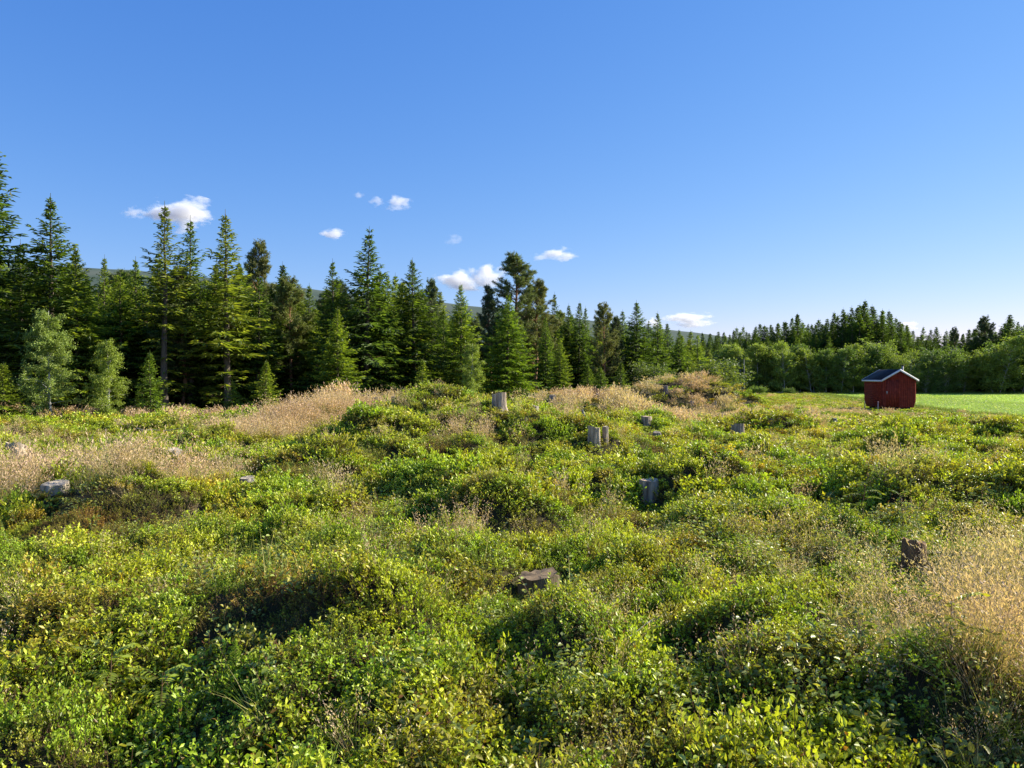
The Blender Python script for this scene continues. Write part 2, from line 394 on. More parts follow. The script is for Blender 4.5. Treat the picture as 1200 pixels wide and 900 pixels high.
def pine_meshes(seed, h=9.0, R=1.5, z0=.42, rough=1.0, tuft=.13):
    r = np.random.default_rng(seed); ta = Acc(); ca = Acc()
    zs = np.linspace(0, h * .97, 12); bend = np.cumsum(r.normal(0, .05, (12, 2)), 0)
    pts = np.stack([bend[:, 0], bend[:, 1], zs], 1)
    tube(ta, pts, np.maximum(.02, .014 * h * (1 - zs / h) ** .7), 8)
    tips = []; z = h * z0
    while z < h * .97:
        u = (z / h - z0) / (1 - z0)
        env = R * (sin(pi * min(1, (u * .72 + .28))) ** .55) * (1 - .25 * u)
        for b in range(r.integers(3, 6)):
            az = r.uniform(0, 2 * pi); Lb = env * r.uniform(.55, 1.12); el = radians(10 + 40 * u + r.normal(0, 10))
            c = np.array([np.interp(z, zs, pts[:, 0]), np.interp(z, zs, pts[:, 1]), z])
            t = np.linspace(0, 1, 6); out = np.array([cos(az), sin(az), 0])
            ax = c + out * (Lb * t * cos(el))[:, None] + np.array([0, 0, 1]) * (Lb * (t * sin(el) + .15 * t ** 3))[:, None] + r.normal(0, .03, (6, 3)) * t[:, None]
            tube(ta, ax, np.linspace(.028, .008, 6) * h / 9, 5, (1, 1, 1), 0)
            for j in range(int(10 * Lb / 1.2) + 3):
                q = r.uniform(.35, 1); p0 = np.array([np.interp(q, t, ax[:, e]) for e in range(3)])
                dirv = unit(out * r.uniform(.1, 1) + np.array([r.normal(0, .7), r.normal(0, .7), r.uniform(-.1, .8)]))
                ln = r.uniform(.12, .38) * (1.3 - q * .6)
                p1 = p0 + dirv * ln
                tube(ca, [p0, p1], [.010, .005], 3, (.13, .08, .05), 0)
                for s_ in np.linspace(.35, 1, 3): tips.append((p0 + (p1 - p0) * s_, dirv))
            tips.append((ax[-1], unit(ax[-1] - ax[-2])))
        z += r.uniform(.14, .30) * h / 9
    T = np.array([a for a, _ in tips]); Dv = np.array([b for _, b in tips]); k_ = 13
    P = np.repeat(T, k_, 0) + r.normal(0, .03, (len(T) * k_, 3)); D = np.repeat(Dv, k_, 0) * .7 + r.normal(0, .75, (len(T) * k_, 3))
    cb = np.repeat(.75 + .5 * r.random((len(T), 1)), k_, 0)
    c = np.array([.090, .125, .045]) * cb * (.8 + .4 * r.random((len(P), 1)))
    leaves(ca, P, D, tuft * (.7 + .6 * r.random(len(P))), .026, r.normal(0, 1, (len(P), 3)), .2, c, 0)
    return ta.mesh('pine_trunk', [M['pinebark']], True), ca.mesh('pine_crown', [M['pine']])

def leafy_meshes(seed, h=4.5, R=1.0, n=9000, leaf=.055, z0=.05, shape='cone', stems=1, clump=.22, hang=.5, twn=26, bark='birchbark'):
    r = np.random.default_rng(seed); ta = Acc(); ca = Acc(); tw = []
    for s_ in range(stems):
        a0 = r.uniform(0, 2 * pi); off = 0 if stems == 1 else R * .22
        zs = np.linspace(0, h * (.97 if s_ == 0 else r.uniform(.6, .92)), 9)
        lean = 0 if stems == 1 else r.uniform(.1, .32)
        pts = np.stack([cos(a0) * (off * .4 + zs * lean), sin(a0) * (off * .4 + zs * lean), zs], 1)
        pts[:, :2] += np.cumsum(r.normal(0, .03 * h / 5, (9, 2)), 0)
        tube(ta, pts, np.maximum(.008, .010 * h * (1 - zs / h) ** .8 / (1 if stems == 1 else 1.5)), 6)
        nb = int(80 / stems ** .5)
        for b in range(nb):
            u = r.uniform(z0 + .02, .97) ** .9; zz = u * zs[-1]
            if shape == 'cone': env = R * (1 - u) ** .75 * min(1, .45 + u * 3) + .10
            elif shape == 'dome': env = R * sqrt(max(.02, 1 - (abs(u - .34) / (.66 if u > .34 else .5)) ** 2))
            else: env = R * (sin(pi * min(1, u * .86 + .12)) ** .8)
            az = r.uniform(0, 2 * pi); out = np.array([cos(az), sin(az), 0]); Lb = env * r.uniform(.5, 1.1)
            if stems > 1: Lb *= .8
            el = radians(r.uniform(15, 55))
            c = np.array([np.interp(zz, zs, pts[:, 0]), np.interp(zz, zs, pts[:, 1]), zz])
            t = np.linspace(0, 1, 5)
            ax = c + out * (Lb * t)[:, None] + np.array([0, 0, 1]) * (Lb * (t * tan(el) * .8 - hang * .5 * t ** 2.5))[:, None]
            tube(ta, ax, np.linspace(.012, .004, 5) * h / 5, 4)
            for j in range(twn * 2 // 5):
                q = r.uniform(.2, 1.0); tw.append((np.array([np.interp(q, t, ax[:, e]) for e in range(3)]), out))
    per = max(3, n // len(tw)); T = np.array([a for a, _ in tw]); O = np.array([b for _, b in tw])
    # leaves strung along short outward twigs -> ragged clumps
    dirs = unit(O * .8 + r.normal(0, .55, O.shape) + np.array([0, 0, .25 - hang * .3]))
    q = r.random((len(T), per)); tl = clump * r.uniform(.5, 1.5, (len(T), 1))
    P = T[:, None] + dirs[:, None] * (q * tl)[..., None] + r.normal(0, clump * .16, (len(T), per, 3))
    cb = (.75 + .5 * r.random((len(T), 1, 1)))
    C_ = np.array([.15, .20, .045]) * cb * (.75 + .5 * r.random((len(T), per, 1))) * np.array([1, 1, 1]) 
    D = dirs[:, None] + r.normal(0, .8, (len(T), per, 3)) + np.array([0, 0, -hang])
    Pf = P.reshape(-1, 3); Pf[:, 2] = np.maximum(Pf[:, 2], .03)
    leaves(ca, Pf, D.reshape(-1, 3), leaf * (.7 + .6 * r.random(len(Pf))), leaf * .72, r.normal(0, 1, (len(Pf), 3)) + np.array([0, 0, .6]), .15, C_.reshape(-1, 3), 0)
    return ta.mesh('leafy_trunk', [M[bark]], True), ca.mesh('leafy_crown', [M['birch']])

SPR = [spruce_meshes(11 + i, 9, R_, d_, z_, b_, t_, 1, w_, ir) for i, (R_, d_, z_, b_, t_, w_, ir) in enumerate([
    (1.30, 1.0, .05, .0, 1.0, .055, .18), (1.15, 1.0, .08, .30, 1.0, .055, .26), (1.40, 1.1, .04, .0, 1.1, .055, .14),
    (1.05, .95, .10, .42, .95, .055, .28), (1.55, 1.1, .03, .0, 1.1, .055, .20), (1.25, 1.0, .06, .15, 1.0, .055, .32)])]
SPRF = [spruce_meshes(41 + i, 9, 1.30 + .12 * i, .8, .03, 0, 1.1, 1, .075, .2) for i in range(4)]       # coarser, for the far wood
YNG = [spruce_meshes(61 + i, 3.0, .72, .9, .03, 0, .75, 1, .035, .16) for i in range(3)]
PIN = [pine_meshes(71, 9.5, 1.6, .38), pine_meshes(72, 9, 1.9, .30), pine_meshes(73, 8.5, 1.5, .25)]
BIR = [leafy_meshes(81, 4.6, 1.30, 26000, .058, .0, 'cone', 1, .26, .5, 34), leafy_meshes(82, 4.0, 1.05, 18000, .056, .0, 'cone', 1, .24, .5, 34)]
DEC = [leafy_meshes(91 + i, 5.5, R_, 14000, .13, .0, sh, st, .5, .3) for i, (R_, sh, st) in enumerate([(1.7, 'dome', 1), (2.2, 'dome', 4), (1.9, 'dome', 2), (2.6, 'dome', 5)])]
BUSH = [leafy_meshes(97, 1.6, 1.0, 4200, .07, .02, 'dome', 5, .2, .3, bark='bark'), leafy_meshes(98, 1.3, 1.1, 3600, .07, .02, 'dome', 6, .2, .3, bark='bark')]
BASEH = {}
for lst, hh in ((SPR, 9), (SPRF, 9), (YNG, 3.0), (DEC, 5.5)):
    for t_ in lst: BASEH[t_[1].name] = hh
for t_, hh in zip(PIN + BIR + BUSH, (9.5, 9, 8.5, 4.6, 4.0, 1.6, 1.3)): BASEH[t_[1].name] = hh

def tree(kind, meshes, px, top_py, D, label, group=None, wide=1.0, color=(1, 1, 1), rz=None, xy=None, hgt=None, cat='tree', sink=.05):
    x, y = at(px, D) if xy is None else xy
    z = H(x, y) - sink
    hgt = hgt if hgt is not None else max(.4, zof(top_py, D) - z)
    s = hgt / BASEH[meshes[1].name]
    e = empty(kind, (x, y, z), rng.uniform(0, 6.28) if rz is None else rz, label, cat, group)
    e.rotation_euler[0] = random.gauss(0, .012); e.rotation_euler[1] = random.gauss(0, .012)
    wide *= {'spruce_tree': 1.40, 'birch_tree': 1.05}.get(kind, 1.0)
    e.scale = (s * wide, s * wide, s)
    v = random.uniform(.86, 1.16)
    link('trunk', meshes[0], e); link('crown', meshes[1], e, tuple(c * v for c in color))
    return e
G_ = (1.0, 1.0, 1.0); BR = (1.75, 1.55, 1.15); DK = (.70, .74, .85); LT = (1.5, 1.35, 1.2); OL = (1.55, 1.25, 1.1)

# the front trees of the wood, left to right: (kind, mesh, column, top row, depth, width factor, colour, label)
front = [
 ('spruce_tree', SPR[3], -12, 148, 29.5, 1.0, DK, 'tallest dark spruce cut by the left picture edge with hanging boughs'),
 ('spruce_tree', SPR[1], 25, 285, 31, 1.1, DK, 'dark spruce just behind the birch, beside the edge spruce'),
 ('spruce_tree', SPR[0], 63, 232, 30, 1.1, G_, 'tall pointed spruce rising directly behind the big birch'),
 ('spruce_tree', SPR[4], 92, 292, 29.5, 1.0, BR, 'bright green bushy spruce between the two birches'),
 ('spruce_tree', SPR[3], 121, 303, 36, .85, LT, 'thin greyish spruce seen above the smaller birch'),
 ('spruce_tree', SPR[2], 141, 318, 34, .9, G_, 'short dark tipped spruce right of the thin greyish one'),
 ('spruce_tree', SPR[0], 161, 305, 34, .95, G_, 'spruce with blunt top left of the twin spires'),
 ('spruce_tree', SPR[3], 193, 243, 30.5, 1.05, OL, 'tall spruce in front of the largest cloud with bare lower trunk'),
 ('spruce_tree', SPR[1], 223, 258, 33, .95, G_, 'second spire right of the cloud with bare trunk low down'),
 ('spruce_tree', SPR[1], 266, 251, 31.5, 1.1, OL, 'tall spruce with sparse dry lower boughs beside the red barked pine'),
 ('pine_tree', PIN[2], 299, 284, 38, .75, OL, 'slim pine with reddish bare trunk among the spruces'),
 ('spruce_tree', SPR[2], 333, 310, 40, 1.05, DK, 'dark broad spruce right of the red barked pine'),
 ('spruce_tree', SPR[0], 362, 335, 38, 1.0, G_, 'lower spruce between the dark broad one and the bright one'),
 ('spruce_tree', SPR[0], 389, 307, 35, .95, G_, 'spruce with thin leader standing left of the ragged tall one'),
 ('spruce_tree', SPR[4], 395, 362, 30.5, .95, BR, 'light green spruce at the wood edge above the dry grass bank'),
 ('spruce_tree', SPR[5], 430, 271, 34.5, 1.15, DK, 'ragged tall dark spruce, highest in the middle of the wood'),
 ('spruce_tree', SPR[2], 446, 318, 35, .9, G_, 'spruce tucked against the right side of the ragged tall one'),
 ('spruce_tree', SPR[0], 468, 332, 41, .9, DK, 'small dark spire just right of the ragged tall spruce'),
 ('spruce_tree', SPR[4], 485, 306, 36, 1.0, G_, 'full spruce with a long thin leader beside the small dark spire'),
 ('pine_tree', PIN[1], 505, 328, 43, .7, G_, 'round topped pine half hidden behind the long leader spruce'),
 ('spruce_tree', SPR[4], 541, 334, 36, .85, LT, 'pale green fluffy spruce standing alone before the round topped pine'),
 ('spruce_tree', SPR[0], 521, 362, 38, .9, G_, 'low spruce left of the pale fluffy one'),
 ('pine_tree', PIN[2], 577, 336, 47, .75, DK, 'small dark pine left of the tallest pine'),
 ('pine_tree', PIN[0], 604, 300, 48, 1.25, (1.35, 1.25, 1.1), 'tallest pine with a see through crown against the sky'),
 ('pine_tree', PIN[1], 629, 328, 49, 1.0, OL, 'olive pine joined to the right side of the tallest pine'),
 ('spruce_tree', SPR[4], 594, 346, 35, 1.1, (1.25, 1.25, 1.0), 'broad bright spruce with visible stem below the tallest pine'),
 ('spruce_tree', SPR[3], 648, 345, 56, .9, DK, 'thin dark spire right of the olive pine'),
 ('spruce_tree', SPR[2], 640, 372, 42, .8, G_, 'slender spruce behind the light green edge spruce'),
 ('spruce_tree', SPR[4], 656, 396, 38, .9, LT, 'light green spruce at the edge right of the olive pine'),
 ('spruce_tree', SPR[0], 666, 358, 57, .9, DK, 'first of three close dark spires behind the clearing'),
 ('spruce_tree', SPR[2], 678, 355, 56, .85, DK, 'second of three close dark spires behind the clearing'),
 ('spruce_tree', SPR[3], 687, 361, 58, .8, G_, 'third thin greenish spire beside the forked pine'),
 ('pine_tree', PIN[1], 709, 356, 53, .85, OL, 'rounded pine with pale bare trunk in front of the dark wood'),
 ('pine_tree', PIN[2], 722, 372, 54, .8, DK, 'lower pine pressed to the right of the pale trunk pine'),
 ('spruce_tree', SPR[2], 745, 354, 55, 1.15, DK, 'dark full spruce standing tall right of the rounded pine'),
 ('spruce_tree', SPR[0], 770, 367, 57, 1.0, G_, 'spruce touching the low cloud right of the dark full one'),
 ('spruce_tree', SPR[2], 784, 379, 62, 1.0, DK, 'shorter dark spruce just below the low cloud'),
 ('spruce_tree', SPR[4], 797, 387, 60, .9, G_, 'low wide spruce left of the olive bushes by the mound'),
 ('birch_tree', BIR[0], 60, 360, 26, 1.0, (1.45, 1.4, 1.5), 'large pale leaved birch standing at the left wood edge'),
 ('birch_tree', BIR[1], 129, 396, 26.5, 1.0, (1.6, 1.5, 1.15), 'smaller yellowish birch right of the large birch'),
 ('birch_tree', BIR[1], 552, 400, 33, .8, (1.9, 1.8, 1.5), 'shiny leaved young birch at the foot of the pale fluffy spruce'),
 ('young_spruce', YNG[0], 176, 416, 27.5, 1.0, (1.3, 1.35, 1.1), 'small free standing spruce sapling right of the yellowish birch'),
 ('young_spruce', YNG[1], 272, 449, 29, 1.15, (1.25, 1.3, 1.1), 'tiny spruce at the foot of the sparse tall spruce'),
 ('young_spruce', YNG[2], 310, 426, 28.5, 1.2, BR, 'bushy yellow green young spruce left of the dry grass bank'),
 ('young_spruce', YNG[0], 4, 428, 25, 1.35, BR, 'bright young spruce cut by the left picture edge'),
 ('young_spruce', YNG[1], 497, 424, 29, 1.0, BR, 'young yellow green spruce behind the crest of the mound'),
 ('young_spruce', YNG[0], 689, 429, 45, 1.3, G_, 'left small spruce of the row before the rounded pine'),
 ('young_spruce', YNG[1], 704, 432, 44, 1.5, G_, 'middle small spruce of the row before the rounded pine'),
 ('young_spruce', YNG[2], 726, 426, 45, 1.1, G_, 'right small spruce of the row before the rounded pine'),
 ('leafy_bush', BUSH[0], 762, 428, 52, 1.1, (.9, .9, 1.0), 'grey green willow bush below the dark full spruce'),
 ('leafy_bush', BUSH[1], 812, 425, 62, 1.6, (1.0, .95, .9), 'olive bush behind the left slope of the grassy mound'),
 ('leafy_bush', BUSH[0], 832, 424, 70, 1.5, (.9, .95, .9), 'larger olive bush behind the top of the grassy mound'),
 ('leafy_bush', BUSH[0], 853, 438, 78, 1.3, (1.3, 1.25, 1.3), 'round pale bush at the wood foot near the thin pole'),
 ('leafy_bush', BUSH[1], 888, 453, 84, 1.4, (1.0, 1.1, .8), 'low flat bush right of the thin pole'),
 ('leafy_bush', BUSH[1], 925, 455, 86, 1.2, (.8, .95, .8), 'low flat bush halfway between pole and red hut'),
]
for kd, ms, px, ty, D, wd, c, lb in front:
    tree(kd, ms, px, ty, D, lb, None, wd, c, cat='bush' if kd == 'leafy_bush' else 'tree')

# filler spruces and pines behind the front row on the left
ex = [-200, 0, 40, 75, 100, 160, 185, 210, 280, 340, 380, 440, 500, 560, 620, 680, 740, 800, 860]
ey = [292, 292, 312, 285, 318, 318, 300, 308, 308, 325, 333, 320, 340, 362, 345, 363, 363, 382, 388]
fd = [29, 29, 29, 29, 30, 31, 31, 31, 32, 34, 35, 37, 39, 42, 52, 55, 58, 62, 75]
def zone(px):
    for lim, z in ((90, 'behind the large birch and the edge spruce'), (180, 'behind the smaller birch, left of the twin spires'), (285, 'behind the twin spires and the sparse dry spruce'), (400, 'between the red barked pine and the light green edge spruce'),
                   (500, 'around the ragged tall spruce'), (590, 'behind the pale fluffy spruce, left of the tallest pine'), (680, 'right of the tallest pine'), (760, 'behind the row of small spruces'), (2000, 'where the left wood runs down to the far wood')):
        if px < lim: return z
for row, (add, lift, nn) in enumerate([(3, 12, 46), (6.5, 16, 46), (11, 8, 44)]):
    for i in range(nn):
        px = -60 + (910 / nn) * (i + random.uniform(-.35, .35))
        D = np.interp(px, ex, fd) + add + random.uniform(-1.5, 1.5)
        ty = np.interp(px, ex, ey) + lift + random.uniform(-12, 20)
        pine = random.random() < .10
        ms = random.choice(PIN) if pine else random.choice(SPR)
        tree('pine_tree' if pine else 'spruce_tree', ms, px, ty, D,
             ('one of the packed pines ' if pine else 'one of the packed spruces ') + zone(px), ('pines in the wood ' if pine else 'spruces in the wood ') + zone(px), random.uniform(1.05, 1.4), random.choice([G_, DK, LT, G_, OL, BR, BR]))

# the far wood on the right, behind the field
sx = [800, 830, 850, 880, 905, 933, 950, 975, 1000, 1012, 1025, 1040, 1050, 1070, 1095, 1120, 1140, 1153, 1166, 1183, 1195, 1260]
sy = [392, 386, 386, 378, 377, 369, 376, 364, 358, 355, 356, 357, 369, 382, 381, 386, 384, 375, 386, 371, 376, 370]
def fzone(px):
    for lim, z in ((900, 'above the thin pole'), (985, 'between the pole and the hut roof'), (1055, 'on the high crest left of the chimney'), (1130, 'right of the hut roof'), (2000, 'near the right picture edge')):
        if px < lim: return z
for row, (Dd, lift, step) in enumerate([(103, 3, 8.5), (108, 0, 8.0), (99, 12, 10.5), (96, 26, 15)]):
    px = 815
    while px < 1235:
        px += step * random.uniform(.7, 1.3)
        if row == 3 and 990 < px < 1145: continue
        ty = np.interp(px, sx, sy) + lift + abs(random.gauss(0, 5.5))
        tree('spruce_tree', random.choice(SPRF + SPR[:3]), px, ty, Dd + random.uniform(-1.5, 1.5), ('one of the far skyline spruces ' if row < 2 else 'one of the lower far spruces ') + fzone(px), ('skyline' if row < 2 else 'lower') + ' far wood spruces ' + fzone(px), random.uniform(.9, 1.35), random.choice([DK, DK, G_, (.75, .8, .85)]))
for px, ty, wd, lb in ((1153, 371, .9, 'pine with bent twiggy top above the far round bushes'), (1118, 384, .6, 'thin pine between two gaps of the far skyline')):
    tree('pine_tree', PIN[1], px, ty, 100, lb, None, wd, DK)
for px, ty, wd, ms, lb in ((1183, 370, 1.5, SPRF[2], 'tall dark spruce near the right picture edge in the far wood'), (1012, 353, 1.2, SPRF[0], 'highest spruce of the far wood left of the hut chimney'), (933, 368, 1.1, SPRF[1], 'pointed spruce topping the left rise of the far wood')):
    tree('spruce_tree', ms, px, ty, 101, lb, None, wd, DK)
broad = [(838, 405, 1, .8), (856, 402, 0, 1.1), (872, 408, 2, 1.0), (888, 403, 0, 1.1), (905, 402, 0, 1.2), (921, 400, 2, 1.0), (938, 402, 0, 1.2), (953, 406, 2, 1.0),
         (968, 408, 0, 1.1), (985, 406, 2, 1.1), (1000, 404, 0, 1.2), (1020, 405, 1, 1.0), (1040, 400, 1, 1.15), (1062, 407, 3, 1.0), (1082, 402, 1, 1.1), (1106, 403, 3, 1.1),
         (1128, 415, 1, .9), (1168, 392, 2, 1.2), (1195, 388, 2, 1.2), (1222, 395, 3, 1.1)]
nm = ['broad leaved tree of the far wood edge, left of the red hut', 'rounded leafy tree of the far wood edge behind the red hut', 'rounded leafy tree of the far wood edge right of the red hut']
for i, (px, ty, k_, wd) in enumerate(broad):
    j = 0 if px < 1008 else (1 if px < 1080 else 2)
    tree('broadleaf_tree', DEC[k_], px, ty + random.uniform(-5, 5), 93 + random.uniform(-1, 1.5), 'one ' + nm[j], ['broad leaved trees left of the hut', 'rounded trees behind the hut', 'rounded trees right of the hut'][j], wd, random.choice([(1.0, 1.1, .95), (1.2, 1.2, 1.05), (1.65, 1.55, 1.2), (.75, .85, .75)]))

# thin pale pole before the far wood
def simple(name, acc, m, loc, label, cat, group=None, smooth=False, rz=0):
    o = link(name, acc.mesh(name, [m], smooth)); o.location = loc; o.rotation_euler = (0, 0, rz)
    return tag(o, label, cat, group)
M['greywood'] = noise_mat('grey_weathered_wood', [(.3, (.10, .095, .085)), (.6, (.24, .23, .21)), (.8, (.33, .32, .29))], 8, .9, .5, stretch=(1, 1, .2))
x, y = at(872, 88); a = Acc(); tube(a, [(0, 0, -.2), (0.02, 0, 1.8), (-.02, 0, 4.1)], [.07, .055, .04], 6, cap=True)
simple('pole', a, M['greywood'], (x, y, H(x, y)), 'thin pale upright pole standing before the dark far wood', 'pole')

# ================================================================== THE RED HUT
def boxv(x0, x1, y0, y1, z0, z1):
    V = [(x0, y0, z0), (x1, y0, z0), (x1, y1, z0), (x0, y1, z0), (x0, y0, z1), (x1, y0, z1), (x1, y1, z1), (x0, y1, z1)]
    F = [(0, 2, 1), (0, 3, 2), (4, 5, 6), (4, 6, 7), (0, 1, 5), (0, 5, 4), (1, 2, 6), (1, 6, 5), (2, 3, 7), (2, 7, 6), (3, 0, 4), (3, 4, 7)]
    return np.array(V, float), F
M['redpaint'] = noise_mat('falu_red_paint', [(.3, (.15, .022, .014)), (.55, (.24, .034, .020)), (.75, (.33, .062, .038))], 7, .85, .3, stretch=(1, 1, 1), spec=.2)
M['whitepaint'] = noise_mat('white_trim_paint', [(.3, (.62, .63, .65)), (.7, (.80, .80, .80))], 5, .6, .1)
M['felt'] = noise_mat('black_roofing_felt', [(.3, (.012, .013, .016)), (.7, (.030, .032, .038))], 9, .85, .3)
M['metal'] = noise_mat('grey_flue_metal', [(.3, (.30, .29, .27)), (.7, (.45, .43, .40))], 9, .6, .1)
M['dark'] = noise_mat('dark_timber', [(.3, (.03, .022, .018)), (.7, (.07, .05, .04))], 9, .9, .3)
HW, HL = 2.02, 2.25
hx0, hy0 = 22.16, 46.0
hz = zof(480, 46)
hut = empty('wooden_hut', (hx0, hy0, hz), 0.0, 'small dark red wooden hut with black gable roof at the field edge', 'hut')
EV, RG = 1.78, 2.36      # wall height, ridge height
def prof(z):             # the walls curve inwards near the ground
    return .15 * (1 - sstep(np.array(z) / .6)) if z < .6 else 0.0
# gable with upright boards, cut to the roof line
def gable(y0, y1, skip=None):
    a = Acc(); nb = 16; bw = HW / nb
    for i in range(nb):
        xa = i * bw + .006; xb = (i + 1) * bw - .006
        if skip and skip[0] - .01 < xa and xb < skip[1] + .01: continue
        def zt(x): return EV + (RG - EV) * (1 - abs(x - HW / 2) / (HW / 2)) - .03
        j = random.uniform(-.004, .004)
        cols = np.linspace(0, 1, 7); V = []
        for c_ in cols:
            for (xx) in (xa, xb):
                z = .12 + c_ * (zt(xx) - .12)
                ins = prof(z)
                lim0, lim1 = float(ins), HW - float(ins)
                V += [(min(max(xx, lim0), lim1), y0 + j, z), (min(max(xx, lim0), lim1), y1 + j, z)]
        F = []
        for q in range(6):
            b0 = q * 4; b1 = b0 + 4
            F += [(b0, b0 + 2, b1 + 2), (b0, b1 + 2, b1), (b0 + 1, b1 + 1, b1 + 3), (b0 + 1, b1 + 3, b0 + 3), (b0, b1, b1 + 1), (b0, b1 + 1, b0 + 1), (b0 + 2, b0 + 3, b1 + 3), (b0 + 2, b1 + 3, b1 + 2)]
        a.add(V, F)
    # backing sheet between the boards
    return a
DX0, DX1 = HW / 16 * 2, HW / 16 * 8
gf = link('gable_wall', gable(-.022, 0, (DX0, DX1)).mesh('gable_wall', [M['redpaint']]), hut); gf['kind'] = 'stuff'
gb = link('gable_wall', gable(HL, HL + .022).mesh('gable_wall', [M['redpaint']]), hut); gb['kind'] = 'stuff'
def side(xs, sgn):
    a = Acc(); nb = 14; zb = np.linspace(.12, EV, nb + 1)
    for i in range(nb):
        z0 = zb[i] + .003; z1 = zb[i + 1] + .012
        i0 = float(prof(z0)); i1 = float(prof(z1))
        o0 = xs + sgn * (.030 - i0); o1 = xs + sgn * (.012 - i1)
        V = [(o0, 0, z0), (o0, HL, z0), (o1, HL, z1), (o1, 0, z1), (o0 - sgn * .02, 0, z0), (o0 - sgn * .02, HL, z0), (o1 - sgn * .008, HL, z1), (o1 - sgn * .008, 0, z1)]
        F = [(0, 1, 2), (0, 2, 3), (4, 6, 5), (4, 7, 6), (0, 5, 1), (0, 4, 5), (3, 2, 6), (3, 6, 7), (0, 3, 7), (0, 7, 4), (1, 5, 6), (1, 6, 2)]
        a.add(V, F)
    return a
for xs, sg in ((0, -1), (HW, 1)):
    o = link('side_wall', side(xs, sg).mesh('side_wall', [M['redpaint']]), hut); o['kind'] = 'stuff'
# inner shell closes the joints
V = []; F = []
for yy in (.012, HL - .012):
    for z in (.15, .4, .75, EV - .03):
        for xx in (float(prof(z)) + .02, HW - float(prof(z)) - .02): V.append((xx, yy, z))
    V.append((HW / 2, yy, RG - .06))
for b in (0, 9):
    for q in (0, 2, 4): F += [(b + q, b + q + 1, b + q + 3), (b + q, b + q + 3, b + q + 2)]
    F.append((b + 6, b + 7, b + 8))
for q in (0, 2, 4): F += [(q, q + 2, q + 11), (q, q + 11, q + 9), (q + 1, q + 10, q + 12), (q + 1, q + 12, q + 3)]
a = Acc(); a.add(V, F); link('inner_wall', a.mesh('inner_wall', [M['dark']]), hut)
# door in the gable: boards, frame strips, padlock
a = Acc(); nb = 5
for i in range(nb):
    w = (DX1 - DX0 - .04) / nb
    a.add(*boxv(DX0 + .02 + i * w + .004, DX0 + .02 + (i + 1) * w - .004, -.016, 0, .16, 1.78 + .0))
door = link('door', a.mesh('door', [M['redpaint']]), hut); door['label'] = 'dark red board door'
a = Acc()
a.add(*boxv(DX0 - .012, DX0 + .018, -.036, -.001, .13, 1.86)); a.add(*boxv(DX1 - .03, DX1 + .012, -.036, -.001, .13, 2.12)); a.add(*boxv(DX0 + .018, DX1 - .03, -.034, -.001, 1.79, 1.84))
link('door_frame', a.mesh('door_frame', [M['redpaint']]), hut)
a = Acc(); a.add(*boxv(DX0 - .01, DX0 + .06, -.058, -.037, .98, 1.10)); tube(a, [(DX0 + .0, -.07, 1.0), (DX0 + .0, -.07, .93), (DX0 + .05, -.07, .93), (DX0 + .05, -.07, 1.0)], .009, 5)
link('padlock', a.mesh('padlock', [M['metal']]), door)
# boards above the door
a = Acc()
for i in range(2, 8):
    xa = i * HW / 16 + .006; xb = (i + 1) * HW / 16 - .006
    z1 = EV + (RG - EV) * (1 - abs(xa - HW / 2) / (HW / 2)) - .03; z2 = EV + (RG - EV) * (1 - abs(xb - HW / 2) / (HW / 2)) - .03
    V, F = boxv(xa, xb, -.022, 0, 1.845, 2.0); V = V.copy(); V[4, 2] = V[7, 2] = max(1.86, z1); V[5, 2] = V[6, 2] = max(1.86, z2); a.add(V, F)
link('gable_board', a.mesh('gable_board', [M['redpaint']]), hut)['kind'] = 'stuff'
# roof slabs and white trim
ov = .09; sl = (RG - EV) / (HW / 2)
def slab(sgn):
    a = Acc(); xm = HW / 2; xe = xm + sgn * (HW / 2 + ov); ze = RG - sl * (HW / 2 + ov)
    y0, y1 = -.16, HL + .16
    V = [(xm, y0, RG), (xe, y0, ze), (xe, y1, ze), (xm, y1, RG), (xm, y0, RG + .06), (xe, y0, ze + .06), (xe, y1, ze + .06), (xm, y1, RG + .06)]
    F = [(0, 1, 2), (0, 2, 3), (4, 6, 5), (4, 7, 6), (0, 5, 1), (0, 4, 5), (1, 5, 6), (1, 6, 2), (2, 6, 7), (2, 7, 3)]
    a.add(V, F); return a
for sg in (-1, 1): link('roof', slab(sg).mesh('roof', [M['felt']]), hut)
def trim(sgn, y0, y1):
    a = Acc(); xm = HW / 2; xe = xm + sgn * (HW / 2 + ov + .01); ze = RG - sl * (HW / 2 + ov + .01)
    V = []
    for yy in (y0, y1):
        V += [(xm, yy, RG - .055), (xe, yy, ze - .055), (xe, yy, ze + .07), (xm, yy, RG + .07)]
    F = [(0, 1, 2), (0, 2, 3), (4, 6, 5), (4, 7, 6), (0, 4, 5), (0, 5, 1), (1, 5, 6), (1, 6, 2), (2, 6, 7), (2, 7, 3)]
    a.add(V, F); return a
for sg in (-1, 1):
    for yy in (-.185, HL + .163):
        o = link('fascia_board', trim(sg, yy, yy + .022).mesh('fascia_board', [M['whitepaint']]), hut); o['label'] = 'white painted gable edge board'
    xe = HW / 2 + sg * (HW / 2 + ov + .012); ze = RG - sl * (HW / 2 + ov)
    a = Acc(); a.add(*boxv(min(xe, xe + sg * .022), max(xe, xe + sg * .022), -.16, HL + .16, ze - .055, ze + .045))
    o = link('fascia_board', a.mesh('fascia_board', [M['whitepaint']]), hut); o['label'] = 'white painted eaves board'
a = Acc(); tube(a, [(1.74, 1.0, 1.8), (1.74, 1.0, 2.62)], .055, 10, cap=True)
ch = link('chimney', a.mesh('chimney', [M['metal']], True), hut)
